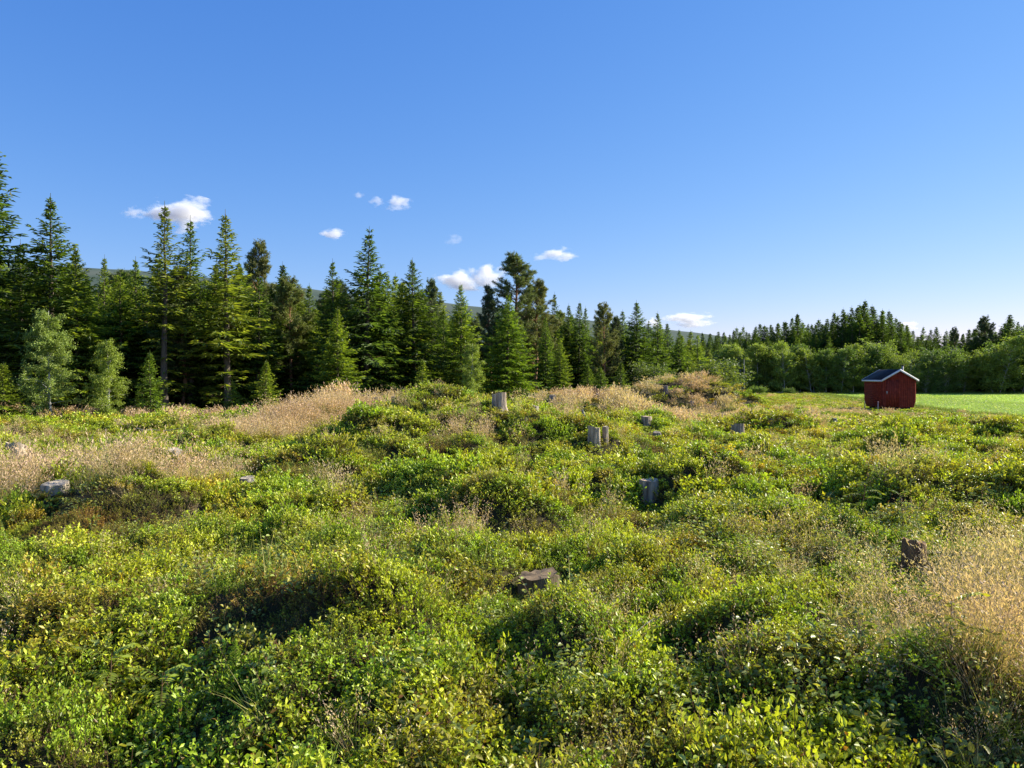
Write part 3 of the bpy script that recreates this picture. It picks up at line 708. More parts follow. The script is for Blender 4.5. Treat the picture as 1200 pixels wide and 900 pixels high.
a = Acc(); tube(a, [(1.74, 1.0, 2.622), (1.74, 1.0, 2.69)], [.085, .08], 10, cap=True); link('chimney_cap', a.mesh('chimney_cap', [M['dark']], True), ch)
for xx in (.35, HW - .35 - .14):
    a = Acc(); a.add(*boxv(xx, xx + .14, -.05, HL + .05, -.25, .145)); link('runner', a.mesh('runner', [M['dark']]), hut)
for yy in (.05, HL - .2):
    a = Acc(); a.add(*boxv(-.02 + .3, HW - .28, yy, yy + .14, .0, .118)); link('floor_beam', a.mesh('floor_beam', [M['dark']]), hut)

# grey boards and stakes left of the hut
def board(px, D, L_, w, rz, pitch, label, lift=.12):
    x, y = at(px, D); a = Acc(); a.add(*boxv(-L_ / 2, L_ / 2, -w / 2, w / 2, -.03, .03))
    o = simple('board', a, M['greywood'], (x, y, H(x, y) + lift), label, 'board'); o.rotation_euler = (0, pitch, rz); return o
board(1017, 45.2, 1.9, .5, -.25, .09, 'wide grey weathered board leaning left of the red hut', .22)
board(1010, 44.5, 1.5, .16, -.35, .05, 'narrow grey plank lying before the wide board by the hut', .1)
board(958, 38, 2.2, .3, .1, .03, 'long grey log plank half sunk in the shrubs left of the hut', .22)
M['redstake'] = noise_mat('pink_stake', [(.3, (.5, .22, .18)), (.7, (.6, .5, .45))], 3, .8, .1)
for px, D, h_, r_, m_, lb in ((1029, 44.9, .55, .03, 'redstake', 'short pinkish stake at the corner of the red hut'), (1013.5, 45.6, .55, .03, 'greywood', 'short pale stake at the rear corner of the hut'),
                              (880, 42, .75, .02, 'greywood', 'thin dark stake standing in the far shrubs left of the hut')):
    x, y = at(px, D); a = Acc(); tube(a, [(0, 0, -.2), (0.01, 0, h_)], [r_, r_ * .8], 6, cap=True)
    simple('stake', a, M[m_], (x, y, H(x, y) + .12), lb, 'stake')

# ================================================================== STUMPS
STUMPS = []   # x, y, r
def stump(px, top_py, D, wpx, label, minh=.12, flare=.38, tilt=0.0, color=(1, 1, 1), rough=.085, crown=0.0, sh=None, name='tree_stump', maxh=.75, vh=None, frz=False):
    vis = vh if vh is not None else .8 * wpx
    best = None
    for DD in (np.linspace(.985 * D, 1.015 * D, 5) if frz else np.linspace(.72 * D, 1.40 * D, 90)):        # find the depth where the ground carries a stump of sensible height
        x, y = at(px, DD); hh = zof(top_py, DD) - H(x, y); tgt = vis / FPX * DD + .09
        ts = np.linspace(.3, 1 - sqrt(.004), 60); clr = float(np.min(CAM_Z + (zof(top_py, DD) - .05 - CAM_Z) * ts - ht(x * ts, DD * ts)))
        c_ = abs(hh - tgt) + .25 * abs(DD - D) / D + 1.6 * max(0, .20 - clr)
        if best is None or c_ < best[0]: best = (c_, DD)
    D = float(best[1]); x, y = at(px, D); z0 = H(x, y); zt = zof(top_py, D); hh = zt - z0
    if not (minh <= hh <= maxh): print('STUMP height', label, round(hh, 2))
    hh = max(minh, min(maxh, hh)); R_ = wpx / FPX * D / 2
    r = np.random.default_rng(int(px * 7 + D)); k = 26; a = Acc(); rings = 10
    lob = 1 + sum(r.uniform(.3, 1) * rough * np.cos(np.arange(k) * 2 * pi / k * q + r.uniform(0, 6)) for q in (2, 3, 5, 7))
    slant = r.uniform(.03, .12); sdir = r.uniform(0, 6.28); step = r.choice([0, .12, .22])
    zz = np.linspace(-.25, hh, rings + 1); V = []
    for i, z in enumerate(zz):
        f = 1 + flare * np.exp(-max(z, 0) / .10) + .03 * r.normal()
        rr = R_ * f * (lob ** (1.0 + .5 * np.exp(-max(z, 0) / .1))) * (1 + r.normal(0, .012, k) - .05 * (np.arange(k) % 5 == int(px) % 5))
        an = np.arange(k) * 2 * pi / k
        top = crown * r.normal(0, 1, k) * (i == rings) + (slant * np.cos(an - sdir) + step * (np.cos(an - sdir) > .45)) * R_ * (i == rings)
        V.append(np.stack([rr * np.cos(an), rr * np.sin(an), z + top + tilt * rr * np.cos(an) * (max(z, 0) / hh)], 1))
    Vs = np.concatenate(V); F = []
    for i in range(rings):
        for j in range(k):
            p = i * k + j; q = i * k + (j + 1) % k; F += [(p, q, q + k), (p, q + k, p + k)]
    a.add(Vs, F)
    e = empty(name, (x, y, z0), 0, label, 'stump')
    link('bark', a.mesh('stump_bark', [M['stumpside']], False), e, color)
    b = Acc(); T = V[-1]; V2 = [T + np.array([0, 0, .001])]
    for f in (.66, .33): 
        q = T.copy(); q[:, :2] *= f; q[:, 2] = hh + (T[:, 2] - hh) * f * .9 + r.normal(0, .004, k); V2.append(q)
    V2.append(np.array([[0, 0, hh]])); F = []
    for i in range(2):
        for j in range(k):
            p = i * k + j; q = i * k + (j + 1) % k; F += [(p, q, q + k), (p, q + k, p + k)]
    for j in range(k): F.append((2 * k + j, 2 * k + (j + 1) % k, 3 * k))
    b.add(np.concatenate(V2), F)
    link('cut_face', b.mesh('stump_top', [M['stumptop']], False), e, tuple(min(1.3, c * 1.05) for c in color))
    tt_ = np.linspace(.3, .985, 200); cl = (CAM_Z + (zt - .06 - CAM_Z) * tt_ - ht(x * tt_, y * tt_)); q_ = int(np.argmin(cl)); print('CLEAR %5.2f at %5.1f of %5.1f h=%.2f px=%d' % (cl[q_], y * tt_[q_], y, hh, px), label)
    STUMPS.append((x, y, R_)); return e
GRY = (1.4, 1.22, 1.0); BRN = (.62, .43, .27); DRK = (.42, .38, .36)
stump(18, 521, 14, 20, 'pale flared stump at the left picture edge', flare=.45, rough=.12, crown=.012, color=(1.5, 1.35, 1.15))
stump(65, 566, 10.6, 27, vh=9, label= 'flat sawn pale grey stump among the dry grass on the left', color=(1.4, 1.3, 1.12))
stump(203, 527, 14, 15, vh=5, label= 'low thin topped stump in shrubs between the two grass patches', color=(1.1, 1.1, 1.1))
stump(289, 560, 12.0, 16, vh=5, label= 'flat low stump in front of the dark hummock', color=(1.1, 1.1, 1.05))
stump(585.5, 461.5, 16, 16.5, 'broad grey stump standing on top of the mound', flare=.35, color=GRY, vh=17)
stump(627.5, 476, 16.6, 7.5, vh=10, label= 'slim square stump just right below the mound top stump', color=(1.0, .95, .9))
stump(647, 463, 21, 7, 'small pale stump behind the mound beside the slim pair', color=(1.25, 1.2, 1.15))
stump(696.5, 501, 14.0, 12.5, frz=True, vh=14, label= 'grey stump with a narrow twin post and splinter beside it', flare=.12, color=GRY)
stump(709.5, 500, 14.0, 6.5, frz=True, vh=14, label= 'narrow twin post of wood right behind the grey stump', flare=.05, name='wooden_post', color=GRY)
stump(758, 488, 19, 11, 'dark sided squat stump in front of the reddish grass', color=(1.15, 1.0, .85))
stump(770, 507, 17, 9, 'small round topped stump half hidden under shrubs', color=(.8, .78, .75))
stump(760.5, 563, 11.0, 21, 'bluish grey stump above the long dark shadow', flare=.1, color=(1.2, 1.05, .9), tilt=-.12)
stump(631, 674, 6.1, 46, 'wide low rough stump in the middle foreground', flare=.15, rough=.05, crown=.010, color=(.60, .50, .36), minh=.10, vh=23)
stump(1073, 636, 6.6, 25, 'dark brown rotten stump beside the tan grass on the right', flare=.35, rough=.1, crown=.012, color=BRN, minh=.25, vh=27)
stump(865, 497.5, 18.5, 14.5, 'grey cracked stump among bilberry left of the hut', flare=.15, color=(1.1, .98, .85))
stump(842.5, 484, 23, 8, 'domed dark stump capping a small green hummock', flare=.6, color=DRK)
stump(902, 490.5, 24, 7, 'tiny brown stump right of the grey cracked one', color=(.8, .6, .45))
stump(925, 484, 25, 3.6, vh=11, label= 'pointed splintered stump remnant like a short spike', flare=.9, crown=.03, name='splintered_stump', color=(.75, .7, .66))
stump(979, 490.5, 24, 4.2, vh=9, label= 'short grey post sticking from shrubs below the hut', flare=.1, name='wooden_post', color=(.8, .85, .9))
stump(698.5, 453, 31, 6.5, vh=8, maxh=.40, label= 'reddish brown stump at the foot of the small spruces', color=(.9, .6, .5))
stump(684, 467, 24, 2.8, 'thin pale stick stump in the tan grass', flare=.1, name='wooden_post', color=(1.3, 1.2, 1.05))
stump(441, 465.5, 21.5, 5.5, 'left pale post of the pair in the dry grass crest', flare=.1, name='wooden_post', color=(1.1, 1.05, 1.0))
stump(461, 464.5, 21, 4.5, 'right pale post of the pair in the dry grass crest', flare=.1, name='wooden_post', color=(1.2, 1.1, 1.0))
stump(780, 452, 33, 4.5, 'small grey stump on the top of the far grassy mound', color=(.8, .75, .7))
stump(811, 470, 28, 4, 'small pale stump on the right slope of the far mound', color=(1.1, 1.1, 1.1))
stump(838, 470, 30, 3.5, 'second small pale stump further right on the far slope', color=(1.1, 1.1, 1.1))
# leaning splinter by the grey stump
x, y = at(690.5, 15.0); a = Acc(); V, F = boxv(-.018, .018, -.008, .008, -.1, .42); a.add(V, F)
o = simple('wood_splinter', a, M['greywood'], (x + .0, y, H(x, y) + .05), 'pale wooden splinter leaning against the grey stump', 'splinter'); o.rotation_euler = (.0, -.35, .2)

# fallen dead branches
def fallen(px, D, L_, rz, label, rad=.011, lift=.16, nsub=4):
    r = np.random.default_rng(int(px)); x, y = at(px, D); a = Acc(); n = 7; t = np.linspace(-.5, .5, n)
    pts = np.stack([t * L_, r.normal(0, .02 * L_, n), lift + .10 * np.abs(t) + r.normal(0, .012, n)], 1); tube(a, pts, np.linspace(rad, rad * .35, n), 5)
    for i in range(nsub):
        k_ = r.integers(1, n - 1); d = np.array([.5, r.choice([-1, 1]) * .8, r.uniform(.1, .8)]) * L_ * r.uniform(.12, .25)
        tube(a, [pts[k_], pts[k_] + d * .5 + r.normal(0, .01, 3), pts[k_] + d], [rad * .5, rad * .35, rad * .15], 4)
    simple('fallen_branch', a, M['greywood'], (x, y, H(x, y)), label, 'branch', rz=rz)
fallen(190, 19.5, 1.2, .3, 'pale curved dead stick lying above the left shrubs before the wood', .016, .30)

fallen(735, 4.2, .55, .8, 'bare grey twig sticking out of the dark hollow in the centre foreground', .005, .15)
fallen(1010, 25, 1.6, .1, 'grey fallen branch among shrubs in front of the hut', .02, .2)

# ================================================================== GROUND COVER
src_cols = {}
def coll(name, meshes):
    c = bpy.data.collections.new(name)
    for i, me in enumerate(meshes):
        o = bpy.data.objects.new('%s_%02d' % (name, i), me); c.objects.link(o)
    return c

def scatter_tree(colln, nvar):
    ng = bpy.data.node_groups.new('scatter', 'GeometryNodeTree')
    ng.interface.new_socket('Geometry', in_out='INPUT', socket_type='NodeSocketGeometry')
    ng.interface.new_socket('Geometry', in_out='OUTPUT', socket_type='NodeSocketGeometry')
    n = ng.nodes; gi = n.new('NodeGroupInput'); go = n.new('NodeGroupOutput'); ip = n.new('GeometryNodeInstanceOnPoints')
    ci = n.new('GeometryNodeCollectionInfo'); ci.inputs[0].default_value = colln; ci.inputs[1].default_value = True; ci.inputs[2].default_value = True
    def na(nm, ty):
        q = n.new('GeometryNodeInputNamedAttribute'); q.data_type = ty; q.inputs[0].default_value = nm; return q.outputs[0]
    L = ng.links.new
    L(gi.outputs[0], ip.inputs['Points']); L(ci.outputs[0], ip.inputs['Instance']); ip.inputs['Pick Instance'].default_value = True
    L(na('vid', 'INT'), ip.inputs['Instance Index']); L(na('rot', 'FLOAT_VECTOR'), ip.inputs['Rotation']); L(na('scl', 'FLOAT_VECTOR'), ip.inputs['Scale'])
    L(ip.outputs[0], go.inputs[0])
    return ng

def scatter(name, P, rot, scl, tint, meshes, label, vid=None):
    n = len(P); me = bpy.data.meshes.new(name); me.vertices.add(n); me.vertices.foreach_set('co', np.asarray(P, np.float32).ravel())
    def at_(nm, ty, arr, key):
        q = me.attributes.new(nm, ty, 'POINT'); q.data.foreach_set(key, np.ascontiguousarray(arr).ravel())
    at_('rot', 'FLOAT_VECTOR', rot.astype(np.float32), 'vector'); at_('scl', 'FLOAT_VECTOR', scl.astype(np.float32), 'vector')
    at_('tint', 'FLOAT_VECTOR', tint.astype(np.float32), 'vector'); at_('vid', 'INT', (rng.integers(0, len(meshes), n) if vid is None else vid).astype(np.int32), 'value')
    o = link(name, me); md = o.modifiers.new('scatter', 'NODES'); md.node_group = scatter_tree(coll(name + '_source', meshes), len(meshes))
    tag(o, label, kind='stuff'); print('scatter', name, n, sum(len(m.polygons) for m in meshes) / len(meshes)); return o

def jgrid(x0, x1, y0, y1, s):
    X, Y = np.meshgrid(np.arange(x0, x1, s), np.arange(y0, y1, s))
    X = X + rng.uniform(-.5, .5, X.shape) * s; Y = Y + rng.uniform(-.5, .5, Y.shape) * s
    return X.ravel(), Y.ravel()
def wedge(y0, y1, s, margin=1.6):
    w = .70 * y1 + margin
    X, Y = jgrid(-w, w, y0, y1, s); k_ = np.abs(X) < .70 * Y + margin
    return X[k_], Y[k_]
def open_ground(X, Y):
    """1 where the clearing is, 0 inside the woods and on the field"""
    px = X / Y * FPX + 600
    front_d = np.interp(px, ex + [900, 1300], fd + [90, 92])
    ok = Y < front_d + 1.0
    ok &= ~((X > field_edge(Y) + .2) & (Y > 37))
    ok &= ~((X > hx0 - .15) & (X < hx0 + HW + .15) & (Y > hy0 - .35) & (Y < hy0 + HL + .3))
    return ok
def E(X, Y, cx, cy, rx, ry, p=2.0): return np.exp(-(np.abs((X - cx) / rx) ** p + np.abs((Y - cy) / ry) ** p))
def tan_w(X, Y):
    w = 0.8 * E(X, Y, -5.6, 10.3, 2.0, 1.6, 4) + 1.0 * E(X, Y, -4.9, 20.4, 1.9, 2.4, 4) + .9 * E(X, Y, -3.3, 21.5, 1.5, 1.6, 4)
    w = w + .9 * E(X, Y, -5.6, 17.6, 1.3, 1.7, 4) + .9 * E(X, Y, 3.3, 26.5, 2.2, 4.5, 4) + .85 * E(X, Y, 8.5, 29.5, 5.0, 1.5, 4) + .95 * E(X, Y, 7.2, 33, 2.0, 2.2, 4)
    w = w + 1.0 * E(X, Y, 3.15, 4.2, 1.2, 1.7, 4) + .8 * E(X, Y, 4.5, 5.2, 1.1, 1.1, 4)
    w = w + .7 * E(X, Y, -15, 27, 14, 1.2, 4) + .35 * E(X, Y, -.1, 12, .6, 1.6) + .3 * E(X, Y, -.6, 7.0, 1.3, .5) + .4 * E(X, Y, 1.1, 17.5, .6, 1.5)
    w = w + .45 * E(X, Y, 18, 41, 4, 1.6, 4) + .4 * E(X, Y, -9.0, 11.5, 2, 2)
    w = w * (.45 + .9 * sstep(.5 + 1.6 * fbm(X, Y, .9, 78, 3))) + .3 * sstep((fbm(X, Y, 2.6, 77, 3) - .45) * 4)
    return np.clip(w, 0, 1)
def near_stump(X, Y, pad=.05):
    d = np.zeros(len(X), bool); low = np.ones(len(X))
    for sx_, sy_, sr in STUMPS:
        dd = np.hypot(X - sx_, Y - sy_); d |= dd < sr * .95 + .02
        # plants standing between a stump and the viewer stay short
        dx = X - sx_ * Y / sy_; dy = sy_ - Y
        low = np.where((np.abs(dx) < sr + .10) & (dy > 0) & (dy < sy_ * .27), np.minimum(low, .85), low)
        low = np.where((np.abs(dx) < sr + .08) & (dy > 0) & (dy < max(.8, sy_ * .15)), np.minimum(low, .50), low)
        low = np.where(dd < sr + .22, np.minimum(low, .6), low)
    return d, low

# --- clump meshes
def bilberry(seed, stems=7, h=.17, r=.06, nl=12, leaf=.021, spread=.5, up=.7, red=.06):
    q = np.random.default_rng(seed); a = Acc(); global rng; sv = rng; rng = q
    for s_ in range(stems):
        az = q.uniform(0, 2 * pi); rr = r * sqrt(q.random()); b = np.array([cos(az) * rr, sin(az) * rr, -.03])
        hh = h * q.uniform(.65, 1.15) * (1 - .35 * (rr / r) ** 2); d = unit(np.array([cos(az) * spread * rr / r + q.normal(0, .18), sin(az) * spread * rr / r + q.normal(0, .18), 1.0]))
        t = np.linspace(0, 1, 4); ax = b + d * (hh * t)[:, None] + q.normal(0, .006, (4, 3)) * t[:, None]
        tube(a, ax[[0, 2, 3]], [.0016 + .004 * leaf / .02 * .2, .0013, .0008], 3, (1, 1, 1), 1)
        n = nl; tt = np.linspace(.35, 1.02, n) ** .9
        P = np.stack([np.interp(tt, t, ax[:, e]) for e in range(3)], 1) + q.normal(0, .006 * leaf / .02, (n, 3))
        aa = q.uniform(0, 2 * pi, n); D = np.stack([np.cos(aa), np.sin(aa), up + q.normal(0, .35, n)], 1)
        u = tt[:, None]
        c = np.array([.026, .050, .009]) * (1 - u ** 1.5) + np.array([.50, .54, .075]) * u ** 1.5  # lower leaves coloured darker to stand for shade inside the clump
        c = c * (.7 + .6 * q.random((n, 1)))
        wt = q.random((n, 1)) < .02; c = np.where(wt, np.array([.45, .46, .26]), c)
        rd = q.random((n, 1)) < red; c = np.where(rd, np.array([.24, .12, .04]) * (.6 + .6 * q.random((n, 1))), c)
        leaves(a, P, D, leaf * (.7 + .6 * q.random(n)), leaf * .58, None, .28, c, 0)
    rng = sv
    return a.mesh('bilberry_clump', [M['leaf'], M['twig']])

def grass(seed, n=40, h=.45, r=.07, w=.004, seeds=True, green=.38, lean=.26, sc=1.0, nodw=(.30, .30, .0)):
    q = np.random.default_rng(seed); a = Acc(); global rng; sv = rng; rng = q
    az = q.uniform(0, 2 * pi, n); rr = r * np.sqrt(q.random(n)); P = np.stack([np.cos(az) * rr, np.sin(az) * rr, -.03 + 0 * rr], 1)
    D = np.stack([q.normal(-.10, lean, n), q.normal(0, lean, n), np.ones(n)], 1)
    hh = h * (.45 + .65 * q.random(n)); tan_ = np.array([.57, .46, .22]); gr = np.array([.20, .25, .05])
    isg = (q.random((n, 1)) < green); hh = np.where(isg[:, 0], hh * .8, hh)
    c = np.where(isg, gr, tan_) * (.7 + .5 * q.random((n, 1)))
    strips(a, P, D, hh, w, 0, c, q.uniform(.05, .45, n), 3)
    if seeds:
        m = n // 2; Lp = h * (.8 + .45 * q.random(m)); az = q.uniform(0, 2 * pi, m); P = np.stack([np.cos(az) * r * .6, np.sin(az) * r * .6, 0 * az - .03], 1)
        D = unit(np.stack([q.normal(-.12, lean, m), q.normal(0, lean, m), np.ones(m)], 1))
        strips(a, P, D, Lp, w * .55, 0, np.tile([.46, .36, .20], (m, 1)), .1, 2)
        k_ = 9; t = np.linspace(.66, 1.0, k_)
        T = (P[:, None] + D[:, None] * (Lp[:, None] * t)[..., None]); hor = D * np.array([1, 1, 0])
        T = T + (hor / (np.linalg.norm(hor, axis=1, keepdims=True) + 1e-6))[:, None] * (.1 * Lp[:, None] * t ** 2)[..., None]
        T = T.reshape(-1, 3) + q.normal(0, .011 * sc, (m * k_, 3)); Dv = np.repeat(D, k_, 0) + q.normal(0, .55, (m * k_, 3))
        cc = np.array([.60, .46, .29]) * (.65 + .6 * q.random((m * k_, 1)))
        leaves(a, T, Dv, .024 * sc, .007 * sc, q.normal(0, 1, (m * k_, 3)), .2, cc, 0)
    rng = sv
    return a.mesh('grass_tuft', [M['drygrass']])

def herb(seed, stems=3, h=.22, leaf=.036, nl=11):
    q = np.random.default_rng(seed); a = Acc(); global rng; sv = rng; rng = q
    for s_ in range(stems):
        az = q.uniform(0, 2 * pi); b = np.array([cos(az) * .05, sin(az) * .05, -.02]); hh = h * q.uniform(.6, 1.15)
        d = unit(np.array([q.normal(0, .28), q.normal(0, .28), 1.0])); n = nl; tt = np.linspace(.3, 1, n)
        tube(a, [b, b + d * hh * .5, b + d * hh], [.0022, .0016, .001], 3, (1.2, 1.1, 1), 1)
        P = b + d * (hh * tt)[:, None]; aa = q.uniform(0, 2 * pi, n); D = np.stack([np.cos(aa), np.sin(aa), q.normal(.35, .35, n)], 1)
        c = np.array([.26, .29, .075]) * (.75 + .6 * q.random((n, 1)))
        yl = q.random((n, 1)) < .14; c = np.where(yl, np.array([.34, .30, .05]), c)
        pet = q.random((n, 1)) * .02; P = P + D * pet
        # each leaf: two half blades give a broad oval
        L_ = leaf * (.6 + .6 * q.random(n)); Nn = np.tile([0, 0, 1.0], (n, 1)) + q.normal(0, .45, (n, 3))
        Du = unit(D); X = unit(np.cross(Du, Nn)); Z = np.cross(X, Du)
        L1 = L_[:, None]; f = .16
        ring = [P, P + Du * L1 * .28 - X * L1 * .30 + Z * L1 * f, P + Du * L1 * .62 - X * L1 * .27 + Z * L1 * f, P + Du * L1 - Z * L1 * .12, P + Du * L1 * .62 + X * L1 * .27 + Z * L1 * f, P + Du * L1 * .28 + X * L1 * .30 + Z * L1 * f]
        V = np.stack(ring, 1).reshape(-1, 3); i = np.arange(n)[:, None] * 6
        F = np.concatenate([i + [0, 1, 2], i + [0, 2, 3], i + [0, 3, 4], i + [0, 4, 5]], 1).reshape(-1, 3)
        a.add(V, F, np.repeat(c, 4, 0), 0)
    rng = sv
    return a.mesh('herb_clump', [M['leaf'], M['twig']])

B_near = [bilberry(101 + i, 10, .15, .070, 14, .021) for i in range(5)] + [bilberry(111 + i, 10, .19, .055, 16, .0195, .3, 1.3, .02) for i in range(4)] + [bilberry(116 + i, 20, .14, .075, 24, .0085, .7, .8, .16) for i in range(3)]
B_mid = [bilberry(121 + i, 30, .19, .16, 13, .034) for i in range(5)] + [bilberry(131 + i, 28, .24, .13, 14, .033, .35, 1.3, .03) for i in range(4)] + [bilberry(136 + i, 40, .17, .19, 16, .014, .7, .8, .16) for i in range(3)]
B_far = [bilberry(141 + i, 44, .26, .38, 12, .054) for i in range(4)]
T_near = [grass(151 + i, 34, .46, .06, .0038) for i in range(5)]
T_mid = [grass(161 + i, 46, .50, .14, .008, sc=1.7) for i in range(4)]
T_far = [grass(171 + i, 60, .50, .36, .020, sc=3.5) for i in range(3)]
G_near = [grass(181 + i, 34, .34, .06, .0045, False, .93, .3) for i in range(4)]
G_far = [grass(191 + i, 60, .34, .40, .028, False, .96, .3) for i in range(3)]
HB = [herb(201 + i) for i in range(5)]

def tint_field(X, Y, seed=0):
    n = len(X); a = fbm(X, Y, .8, 40 + seed, 3); b = fbm(X, Y, .38, 50 + seed, 2); c = fbm(X, Y, 3.0, 60 + seed, 2)
    lush = np.array([.68, .86, .46]); yel = np.array([1.05, 1.02, .55]); red = np.array([1.25, .62, .60]); brn = np.array([1.0, .74, .95])
    wy = sstep(.5 + a * 1.2 + rng.normal(0, .12, n))[:, None]; t = lush * (1 - wy) + yel * wy
    wr = (sstep((b - .18) * 4) * sstep((c + .15) * 2) * .6)[:, None]; t = t * (1 - wr) + red * wr
    wb = (sstep((fbm(X, Y, .5, 90 + seed, 2) - .22) * 4) * .7)[:, None]; t = t * (1 - wb) + brn * .8 * wb
    return t * (.72 + .56 * rng.random((n, 1)))

def place(X, Y, s, zoff=0.0, tiltk=.6, wild=.12, flat=1.0):
    n = len(X); Z = ht(X, Y); e = .15
    gxn = (ht(X + e, Y) - ht(X - e, Y)) / (2 * e); gyn = (ht(X, Y + e) - ht(X, Y - e)) / (2 * e)
    # lean a little with the slope (rotation about x and y), random heading
    rx = np.arctan(gyn) * tiltk + rng.normal(0, wild, n); ry = -np.arctan(gxn) * tiltk + rng.normal(0, wild, n)
    rot = np.stack([rx, ry, rng.uniform(0, 2 * pi, n)], 1)
    # keep the slope lean independent of the heading by swapping order: small angles only
    return np.stack([X, Y, Z + zoff], 1), rot, s

def cover(name, y0, y1, step, meshes, label, kind, base=1.0, hs=1.0):
    X, Y = wedge(y0, y1, step); ok = open_ground(X, Y); X, Y = X[ok], Y[ok]
    tw = tan_w(X, Y); dead, low = near_stump(X, Y)
    hn = 1 + .40 * fbm(X, Y, .9, 21, 2) + .50 * vnoise(X, Y, .42, 22)
    r_ = rng.random(len(X))
    if kind == 'bil': keep = r_ > tw * (.70 + .25 * (Y > 18)); sc = hn * .95 * (1 - .3 * tw); t = tint_field(X, Y)
    elif kind == 'tan': keep = (r_ < np.clip(tw * (.70 + .25 * (Y > 16)) - .25 * tw * ((Y > 8) & (Y < 16)), 0.02, 1)) & (low == 1); sc = .62 + .36 * tw + .25 * (hn - 1); t = np.array([1.0, 1, 1]) * (.8 + .4 * rng.random((len(X), 1))); pk = sstep(fbm(X, Y, 2.2, 66, 2) * 2 + .5)[:, None]; t = t * (1 - pk) + t * np.array([1.03, .93, .98]) * pk
    keep &= ~dead
    X, Y, sc, t, low = X[keep], Y[keep], sc[keep], t[keep], low[keep]
    s = base * sc * rng.uniform(.8, 1.25, len(X)); hs = hs * (1 - .35 * sstep((Y - 22) / 14)); P, rot, _ = place(X, Y, s)
    if kind == 'tan': low = np.where(low < 1, .3, 1)
    scl = np.stack([s, s, s * hs * low * rng.uniform(.8, 1.2, len(X))], 1)
    vid = None
    if kind == 'bil' and len(meshes) == 12:      # patches of species: bilberry, upright lingonberry, heather
        a1 = fbm(X, Y, 1.6, 301, 3) + rng.normal(0, .10, len(X)); a2 = fbm(X, Y, 1.8, 302, 3) + rng.normal(0, .10, len(X))
        up_ = (a1 > .16); he = (a2 > .42) & ~up_
        vid = np.where(up_, rng.integers(5, 9, len(X)), np.where(he, rng.integers(9, 12, len(X)), rng.integers(0, 5, len(X))))
        t = np.where(he[:, None], t * np.array([.85, .70, .95]), t)
    return scatter(name, P, rot, scl, t, meshes, label, vid)

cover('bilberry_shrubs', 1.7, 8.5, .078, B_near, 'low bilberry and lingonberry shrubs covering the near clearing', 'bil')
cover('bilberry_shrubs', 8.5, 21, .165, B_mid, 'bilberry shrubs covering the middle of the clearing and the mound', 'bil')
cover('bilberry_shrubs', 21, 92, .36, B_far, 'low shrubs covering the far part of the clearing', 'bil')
cover('dry_grass', 1.7, 8.5, .11, T_near, 'tan seeding dry grass in the near clearing', 'tan')
cover('dry_grass', 8.5, 21, .20, T_mid, 'tan dry grass patches in the middle of the clearing', 'tan')
cover('dry_grass', 21, 92, .42, T_far, 'pinkish tan dry grass on the banks and far clearing', 'tan')

# green grass tufts: near patches, and thin everywhere
X, Y = wedge(1.8, 20, .16); ok = open_ground(X, Y); X, Y = X[ok], Y[ok]
w = 1.0 * E(X, Y, -.85, 5.4, .9, .55, 4) + .8 * E(X, Y, .25, 5.25, .35, .35, 4) + .6 * E(X, Y, 3.4, 4.4, 1.4, 1.6, 4) + .6 * E(X, Y, -1.6, 6.2, .6, .5) + .16 * (fbm(X, Y, 1.5, 88, 2) > .1) + .04
d_, low = near_stump(X, Y); k_ = (rng.random(len(X)) < w) & ~d_; X, Y, low = X[k_], Y[k_], low[k_]
s = rng.uniform(.6, 1.15, len(X)) * (1 + .02 * Y); P, rot, _ = place(X, Y, s)
scatter('green_grass', P, rot, np.stack([s, s, s * low], 1), np.array([1.0, 1.1, .9]) * rng.uniform(.7, 1.2, (len(X), 1)), G_near, 'thin green grass tufts growing among the shrubs')

# broad leaved seedlings and herbs
X, Y = wedge(1.8, 16, .13); ok = open_ground(X, Y); X, Y = X[ok], Y[ok]
w = .6 * E(X, Y, .55, 3.35, 1.1, .55, 4) + .6 * E(X, Y, 1.7, 3.4, .8, .6, 4) + .75 * E(X, Y, 2.9, 7.3, 1.2, 1.0, 4) + .5 * E(X, Y, -1.7, 5.6, 1.0, .5) + .5 * E(X, Y, 5.5, 8.2, 1.6, 1.2, 4) + .30 * (fbm(X, Y, 1.1, 99, 2) > .24) + .03
d_, low = near_stump(X, Y); k_ = (rng.random(len(X)) < w) & ~d_; X, Y, low = X[k_], Y[k_], low[k_]
s = rng.uniform(.6, 1.2, len(X)) * (1 + .015 * Y); P, rot, _ = place(X, Y, s, tiltk=.2)
scatter('leafy_seedlings', P, rot, np.stack([s, s, s * low], 1), np.array([1.0, 1.05, 1.0]) * rng.uniform(.7, 1.35, (len(X), 1)), HB, 'broad leaved seedlings and herbs between the bilberry shrubs')

# field grass and its taller rough margin
X, Y = jgrid(24, 75, 38, 93, .62); k_ = (X > field_edge(Y) + 1.0) & (X < .72 * Y + 3); X, Y = X[k_], Y[k_]
Z = ht(X, Y); s = rng.uniform(.8, 1.3, len(X)); n = len(X)
scatter('field_grass', np.stack([X, Y, Z], 1), np.stack([0 * X, 0 * X, rng.uniform(0, 6.28, n)], 1), np.stack([s * 1.3, s * 1.3, s * .55], 1),
        (np.array([2.5, 2.7, 2.6]) * (1 - .25 * sstep(fbm(X, Y, 14, 5, 2) + .5)[:, None])) * rng.uniform(.85, 1.15, (n, 1)), G_far, 'even pale green crop grass of the far field')
X, Y = jgrid(22, 70, 35, 95, .42)
edge = (np.abs(X - field_edge(Y) - .5) < 1.3) & (Y > 36) & (Y < 88); back = (Y > 91) & (Y < 93) & (X > 8)
hutm = (X > hx0 - .3) & (X < hx0 + HW + .3) & (Y > hy0 - .6) & (Y < hy0 + HL + .4)
